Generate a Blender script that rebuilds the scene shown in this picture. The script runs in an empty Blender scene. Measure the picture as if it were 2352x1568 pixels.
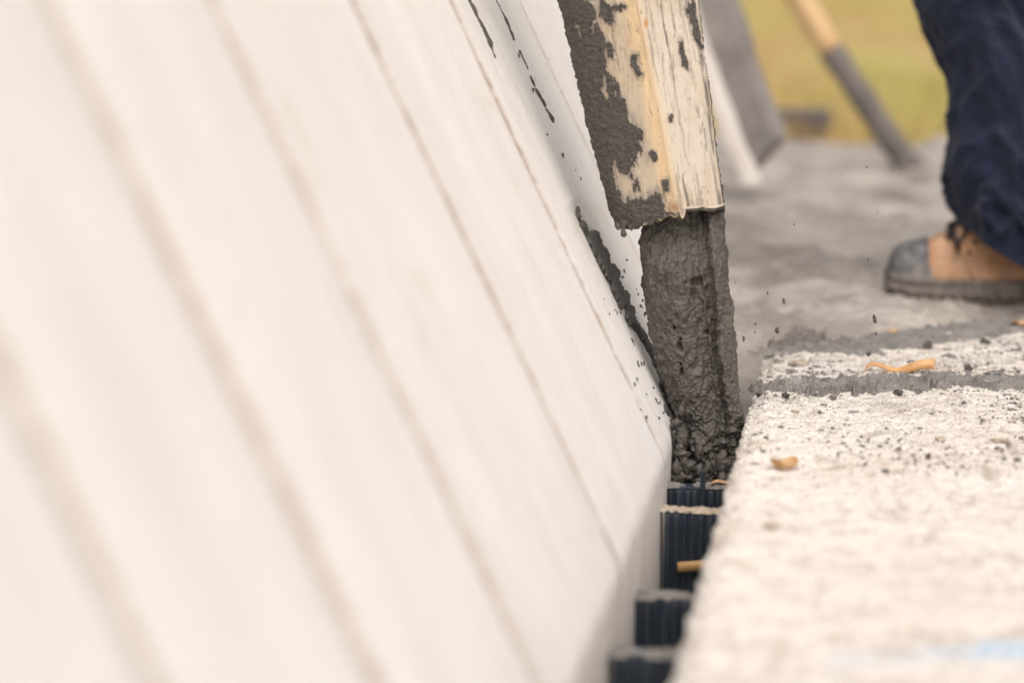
import bpy, bmesh, math, random
import numpy as np
from mathutils import Vector

random.seed(7)
rng = np.random.default_rng(11)
SC = bpy.context.scene
COL = SC.collection
R = math.radians

# ---------------------------------------------------------------- camera
CAM_H = 0.67                     # metres above the top of the foam bed
PITCH, YAW = R(9.65), R(8.62)
LENS = 85.0
FPX = LENS / 36.0 * 2352.0
cam_d = bpy.data.cameras.new('camera')
cam = bpy.data.objects.new('camera', cam_d)
COL.objects.link(cam)
cam.location = (0, 0, CAM_H)
cam.rotation_euler = (math.pi / 2 - PITCH, 0, YAW)
cam_d.lens = LENS
cam_d.sensor_width = 36.0
cam_d.clip_start = 0.05
cam_d.clip_end = 600.0
cam_d.dof.use_dof = True
cam_d.dof.focus_distance = 3.48
cam_d.dof.aperture_fstop = 1.8
cam_d.dof.aperture_blades = 9
SC.camera = cam

# ---------------------------------------------------------------- world and sun (bright overcast)
SUN = Vector((0.22, -0.50, 0.83)).normalized()
W = bpy.data.worlds.new('World')
SC.world = W
W.use_nodes = True
wt = W.node_tree
wt.nodes.clear()
sky = wt.nodes.new('ShaderNodeTexSky')
sky.sky_type = 'NISHITA'
sky.sun_disc = False
sky.sun_elevation = math.asin(SUN.z)
sky.sun_rotation = math.atan2(SUN.x, SUN.y)
sky.air_density = 1.0
sky.dust_density = 4.0
sky.ozone_density = 1.0
hs = wt.nodes.new('ShaderNodeHueSaturation')       # cloud cover: the sky is nearly white
hs.inputs['Saturation'].default_value = 0.12
mxw = wt.nodes.new('ShaderNodeMix'); mxw.data_type = 'RGBA'; mxw.blend_type = 'MULTIPLY'
mxw.inputs['Factor'].default_value = 1.0
mxw.inputs['B'].default_value = (1.0, 0.96, 0.925, 1)
bg = wt.nodes.new('ShaderNodeBackground')
bg.inputs['Strength'].default_value = 0.15
wo = wt.nodes.new('ShaderNodeOutputWorld')
wt.links.new(sky.outputs[0], hs.inputs['Color'])
wt.links.new(hs.outputs[0], mxw.inputs['A'])
wt.links.new(mxw.outputs['Result'], bg.inputs['Color'])
wt.links.new(bg.outputs[0], wo.inputs['Surface'])

sun_d = bpy.data.lights.new('sun', 'SUN')
sun_d.energy = 1.25
sun_d.angle = R(60)
sun_d.color = (1.0, 0.93, 0.85)
sun_o = bpy.data.objects.new('sun', sun_d)
COL.objects.link(sun_o)
sun_o.rotation_euler = SUN.to_track_quat('Z', 'Y').to_euler()
sun_o.location = (3, 0, 6)

SC.view_settings.view_transform = 'Standard'
SC.view_settings.look = 'None'
SC.view_settings.gamma = 1.0
SC.view_settings.use_curve_mapping = False
SC.view_settings.exposure = 0.14
SC.render.engine = 'CYCLES'
SC.cycles.max_bounces = 8

# ---------------------------------------------------------------- measuring helpers (points in metres from the survey photo)
C0 = np.array([0, 0, CAM_H])
FW = np.array([-math.sin(YAW) * math.cos(PITCH), math.cos(YAW) * math.cos(PITCH), -math.sin(PITCH)])
RT = np.array([math.cos(YAW), math.sin(YAW), 0.0])
UP = np.cross(RT, FW)


def ray(px, py):
    return FW * FPX + RT * (px - 1176.0) - UP * (py - 784.0)


def at_y(px, py, y):             # point on the upright plane y
    d = ray(px, py)
    return C0 + d * (y / d[1])


def at_z(px, py, z=0.0):         # point on the level plane z
    d = ray(px, py)
    return C0 + d * ((z - CAM_H) / d[2])


# ---------------------------------------------------------------- noise in numpy
def _h(i, j, k, s):
    n = (i * 374761393 + j * 668265263 + k * 1274126177 + s * 974634 + 1013904223) & 0xFFFFFFFF
    n = ((n ^ (n >> 13)) * 1274126177) & 0xFFFFFFFF
    n = ((n ^ (n >> 16)) * 2246822519) & 0xFFFFFFFF
    return ((n ^ (n >> 15)) & 0xFFFFFF) / float(0xFFFFFF)


def vnoise(P, s=0):              # value noise in -1..1
    P = np.asarray(P, float)
    I = np.floor(P).astype(np.int64)
    f = P - I
    f = f * f * f * (f * (f * 6 - 15) + 10)
    out = 0
    for a in (0, 1):
        wa = f[..., 0] if a else 1 - f[..., 0]
        for b in (0, 1):
            wb = f[..., 1] if b else 1 - f[..., 1]
            for c in (0, 1):
                wc = f[..., 2] if c else 1 - f[..., 2]
                out = out + wa * wb * wc * _h(I[..., 0] + a, I[..., 1] + b, I[..., 2] + c, s)
    return out * 2 - 1


_RM = np.array([[.80, .36, -.48], [-.60, .48, -.64], [0, .80, .60]])


def fbm(P, oct=4, s=0, gain=0.5, lac=2.03):
    P = np.asarray(P, float)
    t, a, n = 0, 1.0, 0.0
    for o in range(oct):
        t = t + a * vnoise(P + o * 17.3, s + o * 31)
        n += a
        a *= gain
        P = (P * lac) @ _RM
    return t / n


def beads(P, s=0):               # distance to nearest scattered bead centre
    P = np.asarray(P, float)
    I = np.floor(P).astype(np.int64)
    best = np.full(P.shape[:-1], 9.0)
    for a in (-1, 0, 1):
        for b in (-1, 0, 1):
            for c in (-1, 0, 1):
                J = I + np.array([a, b, c])
                q = np.stack([J[..., 0] + _h(J[..., 0], J[..., 1], J[..., 2], s + 1),
                              J[..., 1] + _h(J[..., 0], J[..., 1], J[..., 2], s + 2),
                              J[..., 2] + _h(J[..., 0], J[..., 1], J[..., 2], s + 3)], -1)
                best = np.minimum(best, np.sqrt(((q - P) ** 2).sum(-1)))
    return best


def sstep(a, b, x):
    t = np.clip((x - a) / (b - a), 0, 1)
    return t * t * (3 - 2 * t)


# ---------------------------------------------------------------- mesh helpers
def mesh_np(name, V, quads, attrs=None, smooth=True):
    V = np.asarray(V, np.float32).reshape(-1, 3)
    F = np.asarray(quads, np.int32)
    k = F.shape[1]
    m = bpy.data.meshes.new(name)
    m.vertices.add(len(V))
    m.vertices.foreach_set('co', V.ravel())
    m.loops.add(F.size)
    m.loops.foreach_set('vertex_index', F.ravel())
    m.polygons.add(len(F))
    m.polygons.foreach_set('loop_start', np.arange(0, F.size, k, dtype=np.int32))
    m.polygons.foreach_set('loop_total', np.full(len(F), k, np.int32))
    m.update(calc_edges=True)
    m.validate()
    if smooth:
        m.polygons.foreach_set('use_smooth', np.ones(len(m.polygons), bool))
    for n, v in (attrs or {}).items():
        a = m.attributes.new(n, 'FLOAT', 'POINT')
        a.data.foreach_set('value', np.asarray(v, np.float32).ravel())
    return m


def grid_faces(n, m, wrap=False, keep=None):
    i = np.arange(n - 1)[:, None]
    mm = m if wrap else m - 1
    j = np.arange(mm)[None, :]
    j2 = (j + 1) % m
    F = np.stack([i * m + j, i * m + j2, (i + 1) * m + j2, (i + 1) * m + j], -1).reshape(-1, 4)
    if keep is not None:
        F = F[keep.ravel()[F].any(1)]
    return F


def compact(V, F, attrs=None):
    used = np.unique(F)
    mp = np.full(len(V), -1); mp[used] = np.arange(len(used))
    at = {k: np.asarray(v).ravel()[used] for k, v in (attrs or {}).items()}
    return V[used], mp[F], at


def link(name, mesh, mat=None, parent=None, loc=None):
    mesh.name = name
    o = bpy.data.objects.new(name, mesh)
    COL.objects.link(o)
    if mat is not None and mesh is not None and not mesh.materials:
        mesh.materials.append(mat)
    if parent is not None:
        o.parent = parent
    if loc is not None:
        o.location = loc
    return o


def tag(o, label=None, cat=None, group=None, kind=None):
    if label: o['label'] = label
    if cat: o['category'] = cat
    if group: o['group'] = group
    if kind: o['kind'] = kind
    return o


def empty(name, loc, label, cat, group=None):
    o = bpy.data.objects.new(name, None)
    COL.objects.link(o)
    o.location = loc
    o.empty_display_size = 0.05
    return tag(o, label, cat, group)


def box_bm(bm, lo, hi, bevel=0.0):
    vs = [bm.verts.new((x, y, z)) for x in (lo[0], hi[0]) for y in (lo[1], hi[1]) for z in (lo[2], hi[2])]
    fs = [(0, 1, 3, 2), (4, 6, 7, 5), (0, 4, 5, 1), (2, 3, 7, 6), (0, 2, 6, 4), (1, 5, 7, 3)]
    F = [bm.faces.new([vs[i] for i in f]) for f in fs]
    if bevel:
        es = list({e for f in F for e in f.edges})
        bmesh.ops.bevel(bm, geom=es, offset=bevel, segments=2, affect='EDGES', profile=0.5)


def bm_mesh(name, bm, smooth=False):
    bmesh.ops.recalc_face_normals(bm, faces=bm.faces)
    m = bpy.data.meshes.new(name)
    bm.to_mesh(m); bm.free()
    if smooth:
        m.polygons.foreach_set('use_smooth', np.ones(len(m.polygons), bool))
    return m


def loft(name, loops, caps=True, attrs=None):
    L = np.asarray(loops, float)             # (n, m, 3), closed round m
    n, m, _ = L.shape
    F = grid_faces(n, m, wrap=True)
    V = L.reshape(-1, 3)
    at = {k: np.asarray(v).ravel() for k, v in (attrs or {}).items()}
    if caps:
        V = np.vstack([V, L[0].mean(0), L[-1].mean(0)])
        a, b = n * m, n * m + 1
        j = np.arange(m); j2 = (j + 1) % m
        c1 = np.stack([j2, j, np.full(m, a), np.full(m, a)], -1)
        c2 = np.stack([(n - 1) * m + j, (n - 1) * m + j2, np.full(m, b), np.full(m, b)], -1)
        at = {k: np.append(v, [v[0], v[-1]]) for k, v in at.items()}
        me = bpy.data.meshes.new(name)
        faces = F.tolist() + [f[:3].tolist() for f in c1] + [f[:3].tolist() for f in c2]
        me.from_pydata(V.tolist(), [], faces)
        me.polygons.foreach_set('use_smooth', np.ones(len(me.polygons), bool))
        for k, v in at.items():
            q = me.attributes.new(k, 'FLOAT', 'POINT'); q.data.foreach_set('value', v.astype(np.float32))
        return me
    return mesh_np(name, V, F, at)


def tube(name, pts, rad, seg=8, caps=True):
    pts = np.asarray(pts, float)
    rad = np.broadcast_to(np.asarray(rad, float), (len(pts),))
    T = np.gradient(pts, axis=0)
    T /= np.linalg.norm(T, axis=1)[:, None] + 1e-12
    ref = np.array([0, 0, 1.0]) if abs(T[:, 2]).mean() < 0.8 else np.array([0, 1.0, 0])
    loops = []
    for p, t, r in zip(pts, T, rad):
        a = np.cross(t, ref); a /= np.linalg.norm(a); b = np.cross(t, a)
        th = np.linspace(0, 2 * np.pi, seg, endpoint=False)[:, None]
        loops.append(p + r * (np.cos(th) * a + np.sin(th) * b))
    return loft(name, loops, caps)


def lump(name, r, seed, sub=2, amp=0.35, freq=1.3, squash=(1, 1, 1)):
    bm = bmesh.new()
    bmesh.ops.create_icosphere(bm, subdivisions=sub, radius=1.0)
    P = np.array([v.co[:] for v in bm.verts])
    n = fbm(P * freq + seed * 3.7, 5, seed, .6)
    P = P * (1 + amp * n)[:, None] * np.array(squash) * r
    for v, p in zip(bm.verts, P):
        v.co = p
    return bm_mesh(name, bm, smooth=sub > 1)


def patch(name, org, ex, ey, en, strokes, res, height, edge=0.008, jag=0.006, jfreq=60, bump=0.003, bfreq=90,
          base=None, seed=0, gate=0.0, gfreq=25, aniso=(1, 1)):
    """A crust of mortar lying on a surface: strokes are polylines of (u, v, radius) in the surface's own frame."""
    allp = np.array([p for s in strokes for p in s])
    pad = allp[:, 2].max() + jag * 1.5
    u0, v0 = allp[:, 0].min() - pad, allp[:, 1].min() - pad
    u1, v1 = allp[:, 0].max() + pad, allp[:, 1].max() + pad
    nu, nv = max(4, int((u1 - u0) / res)), max(4, int((v1 - v0) / res))
    U, Vv = np.meshgrid(np.linspace(u0, u1, nu), np.linspace(v0, v1, nv), indexing='ij')
    sd = np.full(U.shape, 9.0)
    for s in strokes:
        s = np.array(s, float)
        if len(s) == 1:
            s = np.vstack([s, s + [1e-5, 0, 0]])
        for a, b in zip(s[:-1], s[1:]):
            d = b[:2] - a[:2]
            t = np.clip(((U - a[0]) * d[0] + (Vv - a[1]) * d[1]) / (d @ d), 0, 1)
            dd = np.hypot(U - a[0] - t * d[0], Vv - a[1] - t * d[1]) - (a[2] + t * (b[2] - a[2]))
            sd = np.minimum(sd, dd)
    Q = np.stack([U, Vv, np.full_like(U, seed * 1.7)], -1)
    sd = sd + jag * fbm(Q * np.array([aniso[0], aniso[1], 1]) * jfreq, 5, seed, .6)
    if gate:
        sd = sd + gate * np.clip(fbm(Q * gfreq, 3, seed + 5), 0, 1)
    h = height * sstep(0, edge, -sd)
    h = h * (1 + 0.5 * fbm(Q * bfreq * 0.3, 2, seed + 9)) + bump * (fbm(Q * bfreq, 4, seed + 3, .6) + .5 * (np.abs(fbm(Q * bfreq * .6 + 7, 3, seed + 4)) - .3)) * sstep(0, edge * .7, -sd)
    h = np.where(sd < 0, np.maximum(h, 0.0004), -0.002)
    org, ex, ey, en = (np.asarray(q, float) for q in (org, ex, ey, en))
    V = org + U[..., None] * ex + Vv[..., None] * ey + h[..., None] * en
    if base is not None:
        V = base(V, h)
    F = grid_faces(nu, nv, keep=(sd < 0))
    V, F, _ = compact(V.reshape(-1, 3), F)
    me = mesh_np(name, V, F)
    nrm = np.cross(ex, ey)
    if nrm @ en < 0:
        me.flip_normals()
    return me


# ---------------------------------------------------------------- materials
class Mat:
    def __init__(s, name, rough=0.6, spec=0.5):
        s.m = bpy.data.materials.new(name)
        s.m.use_nodes = True
        s.t = s.m.node_tree
        s.b = s.t.nodes['Principled BSDF']
        s.b.inputs['Roughness'].default_value = rough
        s.b.inputs['Specular IOR Level'].default_value = spec
        s._co = {}

    def n(s, typ, **kw):
        x = s.t.nodes.new(typ)
        for k, v in kw.items():
            setattr(x, k, v)
        return x

    def l(s, a, b):
        s.t.links.new(a, b)

    def coord(s, scale=(1, 1, 1), kind='Object', rot=(0, 0, 0)):
        tc = s.n('ShaderNodeTexCoord')
        mp = s.n('ShaderNodeMapping')
        mp.inputs['Scale'].default_value = scale
        mp.inputs['Rotation'].default_value = rot
        s.l(tc.outputs[kind], mp.inputs['Vector'])
        return mp.outputs[0]

    def noise(s, scale, detail=4, rough=0.55, co=None, dist=0.0):
        x = s.n('ShaderNodeTexNoise')
        x.inputs['Scale'].default_value = scale
        x.inputs['Detail'].default_value = detail
        x.inputs['Roughness'].default_value = rough
        x.inputs['Distortion'].default_value = dist
        s.l(co if co is not None else s.coord(), x.inputs['Vector'])
        return x.outputs['Fac']

    def voro(s, scale, co=None, feature='F1', rnd=1.0):
        x = s.n('ShaderNodeTexVoronoi')
        x.feature = feature
        x.inputs['Scale'].default_value = scale
        x.inputs['Randomness'].default_value = rnd
        s.l(co if co is not None else s.coord(), x.inputs['Vector'])
        return x.outputs['Distance']

    def ramp(s, fac, stops):
        x = s.n('ShaderNodeValToRGB')
        e = x.color_ramp.elements
        while len(e) < len(stops):
            e.new(0.5)
        for i, (p, c) in enumerate(stops):
            e[i].position = p
            e[i].color = (*c, 1) if hasattr(c, '__len__') else (c, c, c, 1)
        s.l(fac, x.inputs[0])
        return x.outputs[0]

    def mix(s, fac, a, b, mode='MIX'):
        x = s.n('ShaderNodeMix', data_type='RGBA', blend_type=mode)
        for v, k in ((fac, 'Factor'), (a, 'A'), (b, 'B')):
            if hasattr(v, 'links'):
                s.l(v, x.inputs[k])
            elif hasattr(v, '__len__'):
                x.inputs[k].default_value = (*v, 1)
            else:
                x.inputs[k].default_value = v
        return x.outputs['Result']

    def math(s, op, a, b=None):
        x = s.n('ShaderNodeMath', operation=op)
        for i, v in enumerate((a, b)):
            if v is None: continue
            if hasattr(v, 'links'): s.l(v, x.inputs[i])
            else: x.inputs[i].default_value = v
        return x.outputs[0]

    def attr(s, name):
        x = s.n('ShaderNodeAttribute', attribute_name=name)
        return x.outputs['Fac']

    def color(s, c):
        if hasattr(c, 'links'): s.l(c, s.b.inputs['Base Color'])
        else: s.b.inputs['Base Color'].default_value = (*c, 1)
        return s

    def rough(s, c):
        s.l(c, s.b.inputs['Roughness'])
        return s

    def bump(s, h, dist=0.002, strength=1.0):
        x = s.n('ShaderNodeBump')
        x.inputs['Distance'].default_value = dist
        x.inputs['Strength'].default_value = strength
        s.l(h, x.inputs['Height'])
        s.l(x.outputs[0], s.b.inputs['Normal'])
        return s


def concrete_mat(name, dark, mid, light, rough=0.5, bump=0.002, bscale=220, spec=0.5, big=9, fresh=None, cells=True):
    M = Mat(name, rough, spec)
    n1 = M.noise(big, 5, 0.6)
    n2 = M.noise(bscale, 4, 0.65)
    c = M.ramp(n1, [(0.28, dark), (0.5, mid), (0.75, light)])
    g = M.ramp(n2, [(0.3, 0.72), (0.6, 1.05), (0.75, 1.25)])
    c = M.mix(1.0, c, g, 'MULTIPLY')
    if fresh:
        c = M.mix(M.attr('fresh'), c, fresh)
    M.color(c)
    M.rough(M.ramp(n1, [(0.3, rough - .12), (0.7, rough + .15)]))
    M.bump(M.math('ADD', n2, M.math('MULTIPLY', M.voro(bscale * .8), -0.7)) if cells else M.math('ADD', n2, M.math('MULTIPLY', M.noise(bscale * 2.6, 3, .6), .5)), bump)
    return M.m


m_pour = concrete_mat('pouring_concrete', (.072, .063, .055), (.096, .084, .073), (.130, .114, .099), 0.45, 0.0016, 170, 0.5, 14, None, False)
m_slab = concrete_mat('wet_slab_concrete', (.27, .234, .208), (.42, .37, .33), (.56, .505, .46), 0.36, 0.006, 60, 0.6, 4.0, (.185, .162, .144))
m_mortar = concrete_mat('mortar', (.19, .175, .163), (.29, .271, .255), (.40, .377, .356), 0.75, 0.0035, 300, 0.3, 22)
m_mortar_dark = concrete_mat('dark_mortar', (.085, .077, .07), (.11, .10, .09), (.145, .131, .118), 0.65, 0.0018, 300, 0.35, 22)
m_crumb = concrete_mat('crumbs', (.15, .137, .127), (.25, .23, .215), (.42, .38, .34), 0.8, 0.001, 400, 0.25, 60)

# smooth moulded foam of the sloped form
M = Mat('form_foam', 0.55, 0.35)
big = M.noise(5.0, 3, 0.5, M.coord((1, 2.2, 0.5)))
str_ = M.noise(14, 4, 0.6, M.coord((1, 3.0, 0.35)))
spk = M.noise(120, 3, 0.7, M.coord((1, 1.0, 0.22)))
c = M.ramp(big, [(0.3, (.785, .748, .720)), (0.55, (.84, .804, .780)), (0.75, (.83, .806, .800))])
c = M.mix(M.ramp(str_, [(0.52, 0.0), (0.78, 0.45)]), c, (.66, .585, .515))
c = M.mix(M.ramp(spk, [(0.66, 0.0), (0.73, 0.65)]), c, (.36, .31, .27))
c = M.mix(M.math('MULTIPLY', M.attr('dirt'), M.ramp(M.noise(40, 4, .7), [(0.3, 0.35), (0.62, 1.0)])), c, (.33, .25, .19))  # brown joint dirt; its tone also stands in for shade inside the grooves
c = M.mix(M.ramp(M.noise(7, 4, .6), [(0.60, 0.0), (0.74, 0.38)]), c, (.66, .53, .42))
c = M.mix(M.math('MULTIPLY', M.attr('film'), M.ramp(M.noise(60, 5, .7, M.coord((1, .5, .6))), [(0.36, 0.05), (0.62, 0.75)])), c, (.33, .30, .275))
M.color(c)
M.bump(M.math('ADD', M.noise(260, 3, .6, M.coord((1, 1, .25))), M.math('MULTIPLY', M.noise(35, 3), 1.2)), 0.0012)
m_form = M.m

# rough cut foam bed
M = Mat('bed_foam', 0.8, 0.2)
n_big = M.noise(5.5, 5, 0.62)
n_mid = M.noise(46, 4, 0.68)
bead = M.voro(230)
c = M.ramp(n_big, [(0.28, (.73, .655, .585)), (0.46, (.825, .765, .705)), (0.72, (.86, .81, .755))])
c = M.mix(M.ramp(n_mid, [(0.55, 0.0), (0.72, 0.6)]), c, (.52, .445, .38))
c = M.mix(M.math('MULTIPLY', M.attr('pit'), M.ramp(n_mid, [(0.35, 0.15), (0.6, 0.85)])), c, (.47, .385, .32))
c = M.mix(M.ramp(M.noise(17, 4, .65), [(0.55, 0.0), (0.70, 0.5)]), c, (.60, .515, .44))
c = M.mix(M.ramp(M.noise(120, 4, .7), [(0.60, 0.0), (0.70, 0.6)]), c, (.36, .31, .27))
c = M.mix(M.math('MULTIPLY', M.attr('dirt'), M.ramp(M.noise(70, 4, .7), [(0.40, 0.0), (0.60, 0.8)])), c, (.34, .305, .275))
c = M.mix(M.math('MULTIPLY', M.attr('paint'), M.ramp(M.noise(30, 3, .6), [(0.3, 0.3), (0.6, .72)])), c, (.36, .58, .84))
M.color(c)
M.bump(M.math('ADD', M.math('MULTIPLY', bead, -1.0), M.math('MULTIPLY', n_mid, 1.5)), 0.003)
m_bed = M.m

# weathered pour spout: cream shell, dirt streaks, mortar crust by mask
M = Mat('spout_shell', 0.55, 0.35)
fine = M.noise(60, 5, 0.65, M.coord((1.6, 1.6, 0.10)))
fin2 = M.noise(150, 3, 0.6, M.coord((1.6, 1.6, 0.05)))
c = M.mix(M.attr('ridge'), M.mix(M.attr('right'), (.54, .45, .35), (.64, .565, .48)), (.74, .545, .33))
c = M.mix(M.ramp(M.noise(16, 4, .6), [(0.48, 0.0), (0.72, 0.55)]), c, (.46, .33, .20))
c = M.mix(M.ramp(fine, [(0.56, 0.0), (0.70, 0.55)]), c, (.40, .33, .27))
c = M.mix(M.ramp(fin2, [(0.62, 0.0), (0.70, 0.5)]), c, (.80, .74, .66))
c = M.mix(M.attr('streak'), c, (.19, .158, .135))
c = M.mix(M.attr('rust'), c, (.50, .20, .04))
mort = M.ramp(M.noise(300, 4, .65), [(0.3, (.085, .077, .068)), (0.7, (.135, .122, .108))])
msk = M.ramp(M.math('ADD', M.attr('mortar'), M.math('MULTIPLY', M.math('SUBTRACT', M.noise(110, 5, .7, M.coord((1.4, 1.4, .4))), .5), .9)), [(0.38, 0.0), (0.62, 1.0)])
c = M.mix(M.math('MULTIPLY', M.attr('haze_film'), M.ramp(M.noise(90, 5, .7, M.coord((1.4, 1.4, .3))), [(0.34, 0.0), (0.54, 0.9)])), c, (.27, .232, .20))
c = M.mix(M.ramp(M.noise(130, 4, .7, M.coord((1.3, 1.3, .45))), [(0.63, 0.0), (0.69, 0.85)]), c, (.15, .13, .112))
M.color(M.mix(msk, c, mort))
M.bump(M.math('ADD', M.math('ADD', M.math('MULTIPLY', fine, 0.8), fin2), M.math('MULTIPLY', M.math('MULTIPLY', M.noise(260, 4, .7), 2.5), msk)), 0.0016)
m_spout = M.m

M = Mat('web_plastic', 0.38, 0.5)
M.color(M.mix(M.ramp(M.noise(60, 4, .6, M.coord((1, 1, .15))), [(0.46, 0.0), (0.75, 0.6)]), (.022, .032, .050), (.12, .135, .155)))
M.bump(M.noise(200, 2), 0.0004)
m_web = M.m

M = Mat('tan_plastic', 0.5, 0.4)
M.color(M.ramp(M.noise(40, 3), [(0.3, (.50, .30, .13)), (0.7, (.62, .40, .19))]))
m_tan = M.m
M = Mat('orange_plastic', 0.4, 0.45)
M.color(M.ramp(M.noise(60, 3), [(0.3, (.55, .28, .11)), (0.7, (.72, .42, .19))]))
m_orange = M.m
M = Mat('wood_chip', 0.7, 0.25)
M.color(M.mix(M.ramp(M.noise(150, 4, .7), [(.5, 0.0), (.68, .7)]), M.ramp(M.noise(70, 4), [(0.3, (.46, .25, .11)), (0.7, (.72, .48, .27))]), (.36, .27, .19)))
M.bump(M.noise(180, 4, .7, M.coord((1, .2, 1))), .002)
m_chip = M.m
M = Mat('beige_chip', 0.8, 0.2)
M.color(M.ramp(M.noise(90, 4), [(0.3, (.36, .29, .22)), (0.7, (.55, .47, .38))]))
m_beige = M.m

M = Mat('trouser_cloth', 0.8, 0.2)
weave = M.noise(900, 2, .5, M.coord((1, 1, 1)))
c = M.ramp(M.noise(7, 4, .6), [(0.3, (.006, .010, .027)), (0.7, (.015, .023, .052))])
c = M.mix(M.ramp(M.noise(24, 5, .7), [(0.60, 0.0), (0.78, 0.45)]), c, (.11, .105, .11))
M.color(c)
M.b.inputs['Sheen Weight'].default_value = 0.15
M.bump(M.math('ADD', weave, M.math('MULTIPLY', M.noise(40, 3), 1.5)), 0.0012)
m_trouser = M.m

M = Mat('boot_leather', 0.6, 0.35)
c = M.ramp(M.noise(18, 5, .6), [(0.3, (.30, .155, .08)), (0.5, (.50, .28, .155)), (0.72, (.64, .42, .28))])
c = M.mix(M.ramp(M.noise(28, 5, .7), [(0.50, 0.0), (0.66, 0.8)]), c, (.27, .215, .18))
M.color(c)
M.bump(M.noise(160, 4, .6), 0.001)
m_leather = M.m
M = Mat('boot_rubber', 0.6, 0.4)
c = M.ramp(M.noise(30, 5, .65), [(0.35, (.07, .06, .055)), (0.55, (.16, .135, .12)), (0.75, (.30, .26, .23))])
M.color(c)
M.bump(M.noise(120, 4, .6), 0.002)
m_sole = M.m
M = Mat('toe_rubber', 0.5, 0.45)
c = M.ramp(M.noise(16, 5, .65), [(0.35, (.065, .065, .07)), (0.5, (.17, .168, .168)), (0.68, (.36, .315, .28))])
M.color(c)
M.bump(M.noise(120, 4, .6), 0.001)
m_toe = M.m
M = Mat('lace_cord', 0.8, 0.2)
M.color((.035, .03, .03))
m_lace = M.m
M = Mat('skin', 0.55, 0.4)
M.color((.55, .36, .27))
m_skin = M.m

M = Mat('handle_wood', 0.5, 0.35)
M.color(M.ramp(M.noise(9, 4, .6, M.coord((5, 5, .6))), [(0.3, (.66, .42, .20)), (0.7, (.82, .58, .33))]))
M.bump(M.noise(60, 3, .6, M.coord((5, 5, .4))), 0.0006)
m_wood = M.m
m_caked = concrete_mat('caked_concrete', (.15, .132, .122), (.20, .178, .165), (.27, .243, .228), 0.7, 0.003, 120, 0.3, 9)
m_board = concrete_mat('splashed_board', (.20, .18, .17), (.30, .272, .26), (.42, .388, .372), 0.65, 0.002, 90, 0.35, 5)
M = Mat('pale_board', 0.6, 0.3)
M.color(M.ramp(M.noise(8, 4, .6, M.coord((4, 4, .6))), [(0.3, (.66, .60, .545)), (0.7, (.82, .77, .72))]))
m_pale = M.m
M = Mat('dark_rubber', 0.7, 0.3)
M.color(M.ramp(M.noise(20, 4), [(0.3, (.09, .078, .076)), (0.7, (.15, .132, .13))]))
m_block = M.m

M = Mat('field_soil', 0.9, 0.1)
c = M.ramp(M.noise(1.0, 3, .55, M.coord((.9, .14, 1))), [(0.30, (.48, .30, .14)), (0.45, (.50, .37, .17)), (0.55, (.46, .40, .15)), (0.72, (.38, .37, .11))])
M.color(c)
M.bump(M.noise(30, 4), 0.02)
m_field = M.m
M = Mat('grass_blades', 0.7, 0.2)
c = M.ramp(M.noise(1.0, 3, .55, M.coord((.9, .14, 1))), [(0.30, (.52, .33, .15)), (0.45, (.54, .40, .18)), (0.55, (.48, .42, .16)), (0.72, (.40, .39, .12))])
M.color(M.mix(M.ramp(M.noise(40, 1), [(.4, 0.0), (.6, .3)]), c, (.55, .42, .17)))
M.b.inputs['Subsurface Weight'].default_value = 0.0
m_grass = M.m

# ================================================================ SETTING
# field of dry grass
n = 60
gx = np.sign(np.linspace(-1, 1, n)) * np.abs(np.linspace(-1, 1, n)) ** 2.2 * 320
gy = 7.4 + np.linspace(0, 1, n) ** 2.4 * 400
gy = np.concatenate([[-20, -8, 0, 4], gy])
GX, GY = np.meshgrid(gx, gy, indexing='ij')
GZ = -0.55 + 0.5 * sstep(5.0, 7.9, GY) + 0.05 * fbm(np.stack([GX * .3, GY * .3, GX * 0], -1), 3, 4) * sstep(8, 12, GY)
V = np.stack([GX, GY, GZ], -1)
me = mesh_np('grass_field', V, grid_faces(*GX.shape))
me.flip_normals()
tag(link('grass_field', me, m_field), 'field of dry yellow green grass behind the concrete slab', kind='structure')
# grass blades: real blades as far as 26 m
nb = 42000
by = 7.95 + rng.random(nb) ** 1.5 * 18
bx = 0.2 + (rng.random(nb) - .42) * (by * .75 + 1)
bz = -0.06
hgt = rng.uniform(.04, .13, nb) * (0.6 + 0.9 * np.clip(fbm(np.stack([bx, by, bx * 0], -1) * 1.2, 2, 5) + .5, 0, 1))
ang = rng.random(nb) * 2 * np.pi
lean = rng.normal(0, .35, (nb, 2)) * hgt[:, None]
wd = rng.uniform(.003, .007, nb)
A = np.stack([bx - np.cos(ang) * wd, by - np.sin(ang) * wd, np.full(nb, bz)], -1)
B = np.stack([bx + np.cos(ang) * wd, by + np.sin(ang) * wd, np.full(nb, bz)], -1)
Cc = np.stack([bx + lean[:, 0], by + lean[:, 1], bz + hgt], -1)
V = np.stack([A, B, Cc], 1).reshape(-1, 3)
tag(link('grass', mesh_np('grass', V, np.arange(nb * 3).reshape(-1, 3), smooth=False), m_grass),
    'dry yellow green grass growing beyond the slab edge', 'grass', kind='stuff')

# ------------------------------------------------ sloped form on the left
ZT = -0.03
pT = [at_z(1525, 1062, ZT), at_z(1448, 1243, ZT), at_z(1325, 1543, ZT)]
XT = float(np.mean([p[0] for p in pT]))
pR = [at_z(1765, 815), at_z(1700, 1040), at_z(1655, 1180), at_z(1610, 1330)]
XR = float(np.mean([p[0] for p in pR]))
TH = R(25.4)
ES = np.array([-math.sin(TH), 0, math.cos(TH)])       # up the slope
EN = np.array([math.cos(TH), 0, math.sin(TH)])        # out of the slope
EY = np.array([0, 1.0, 0])
OT = np.array([XT, 0, ZT])


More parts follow.
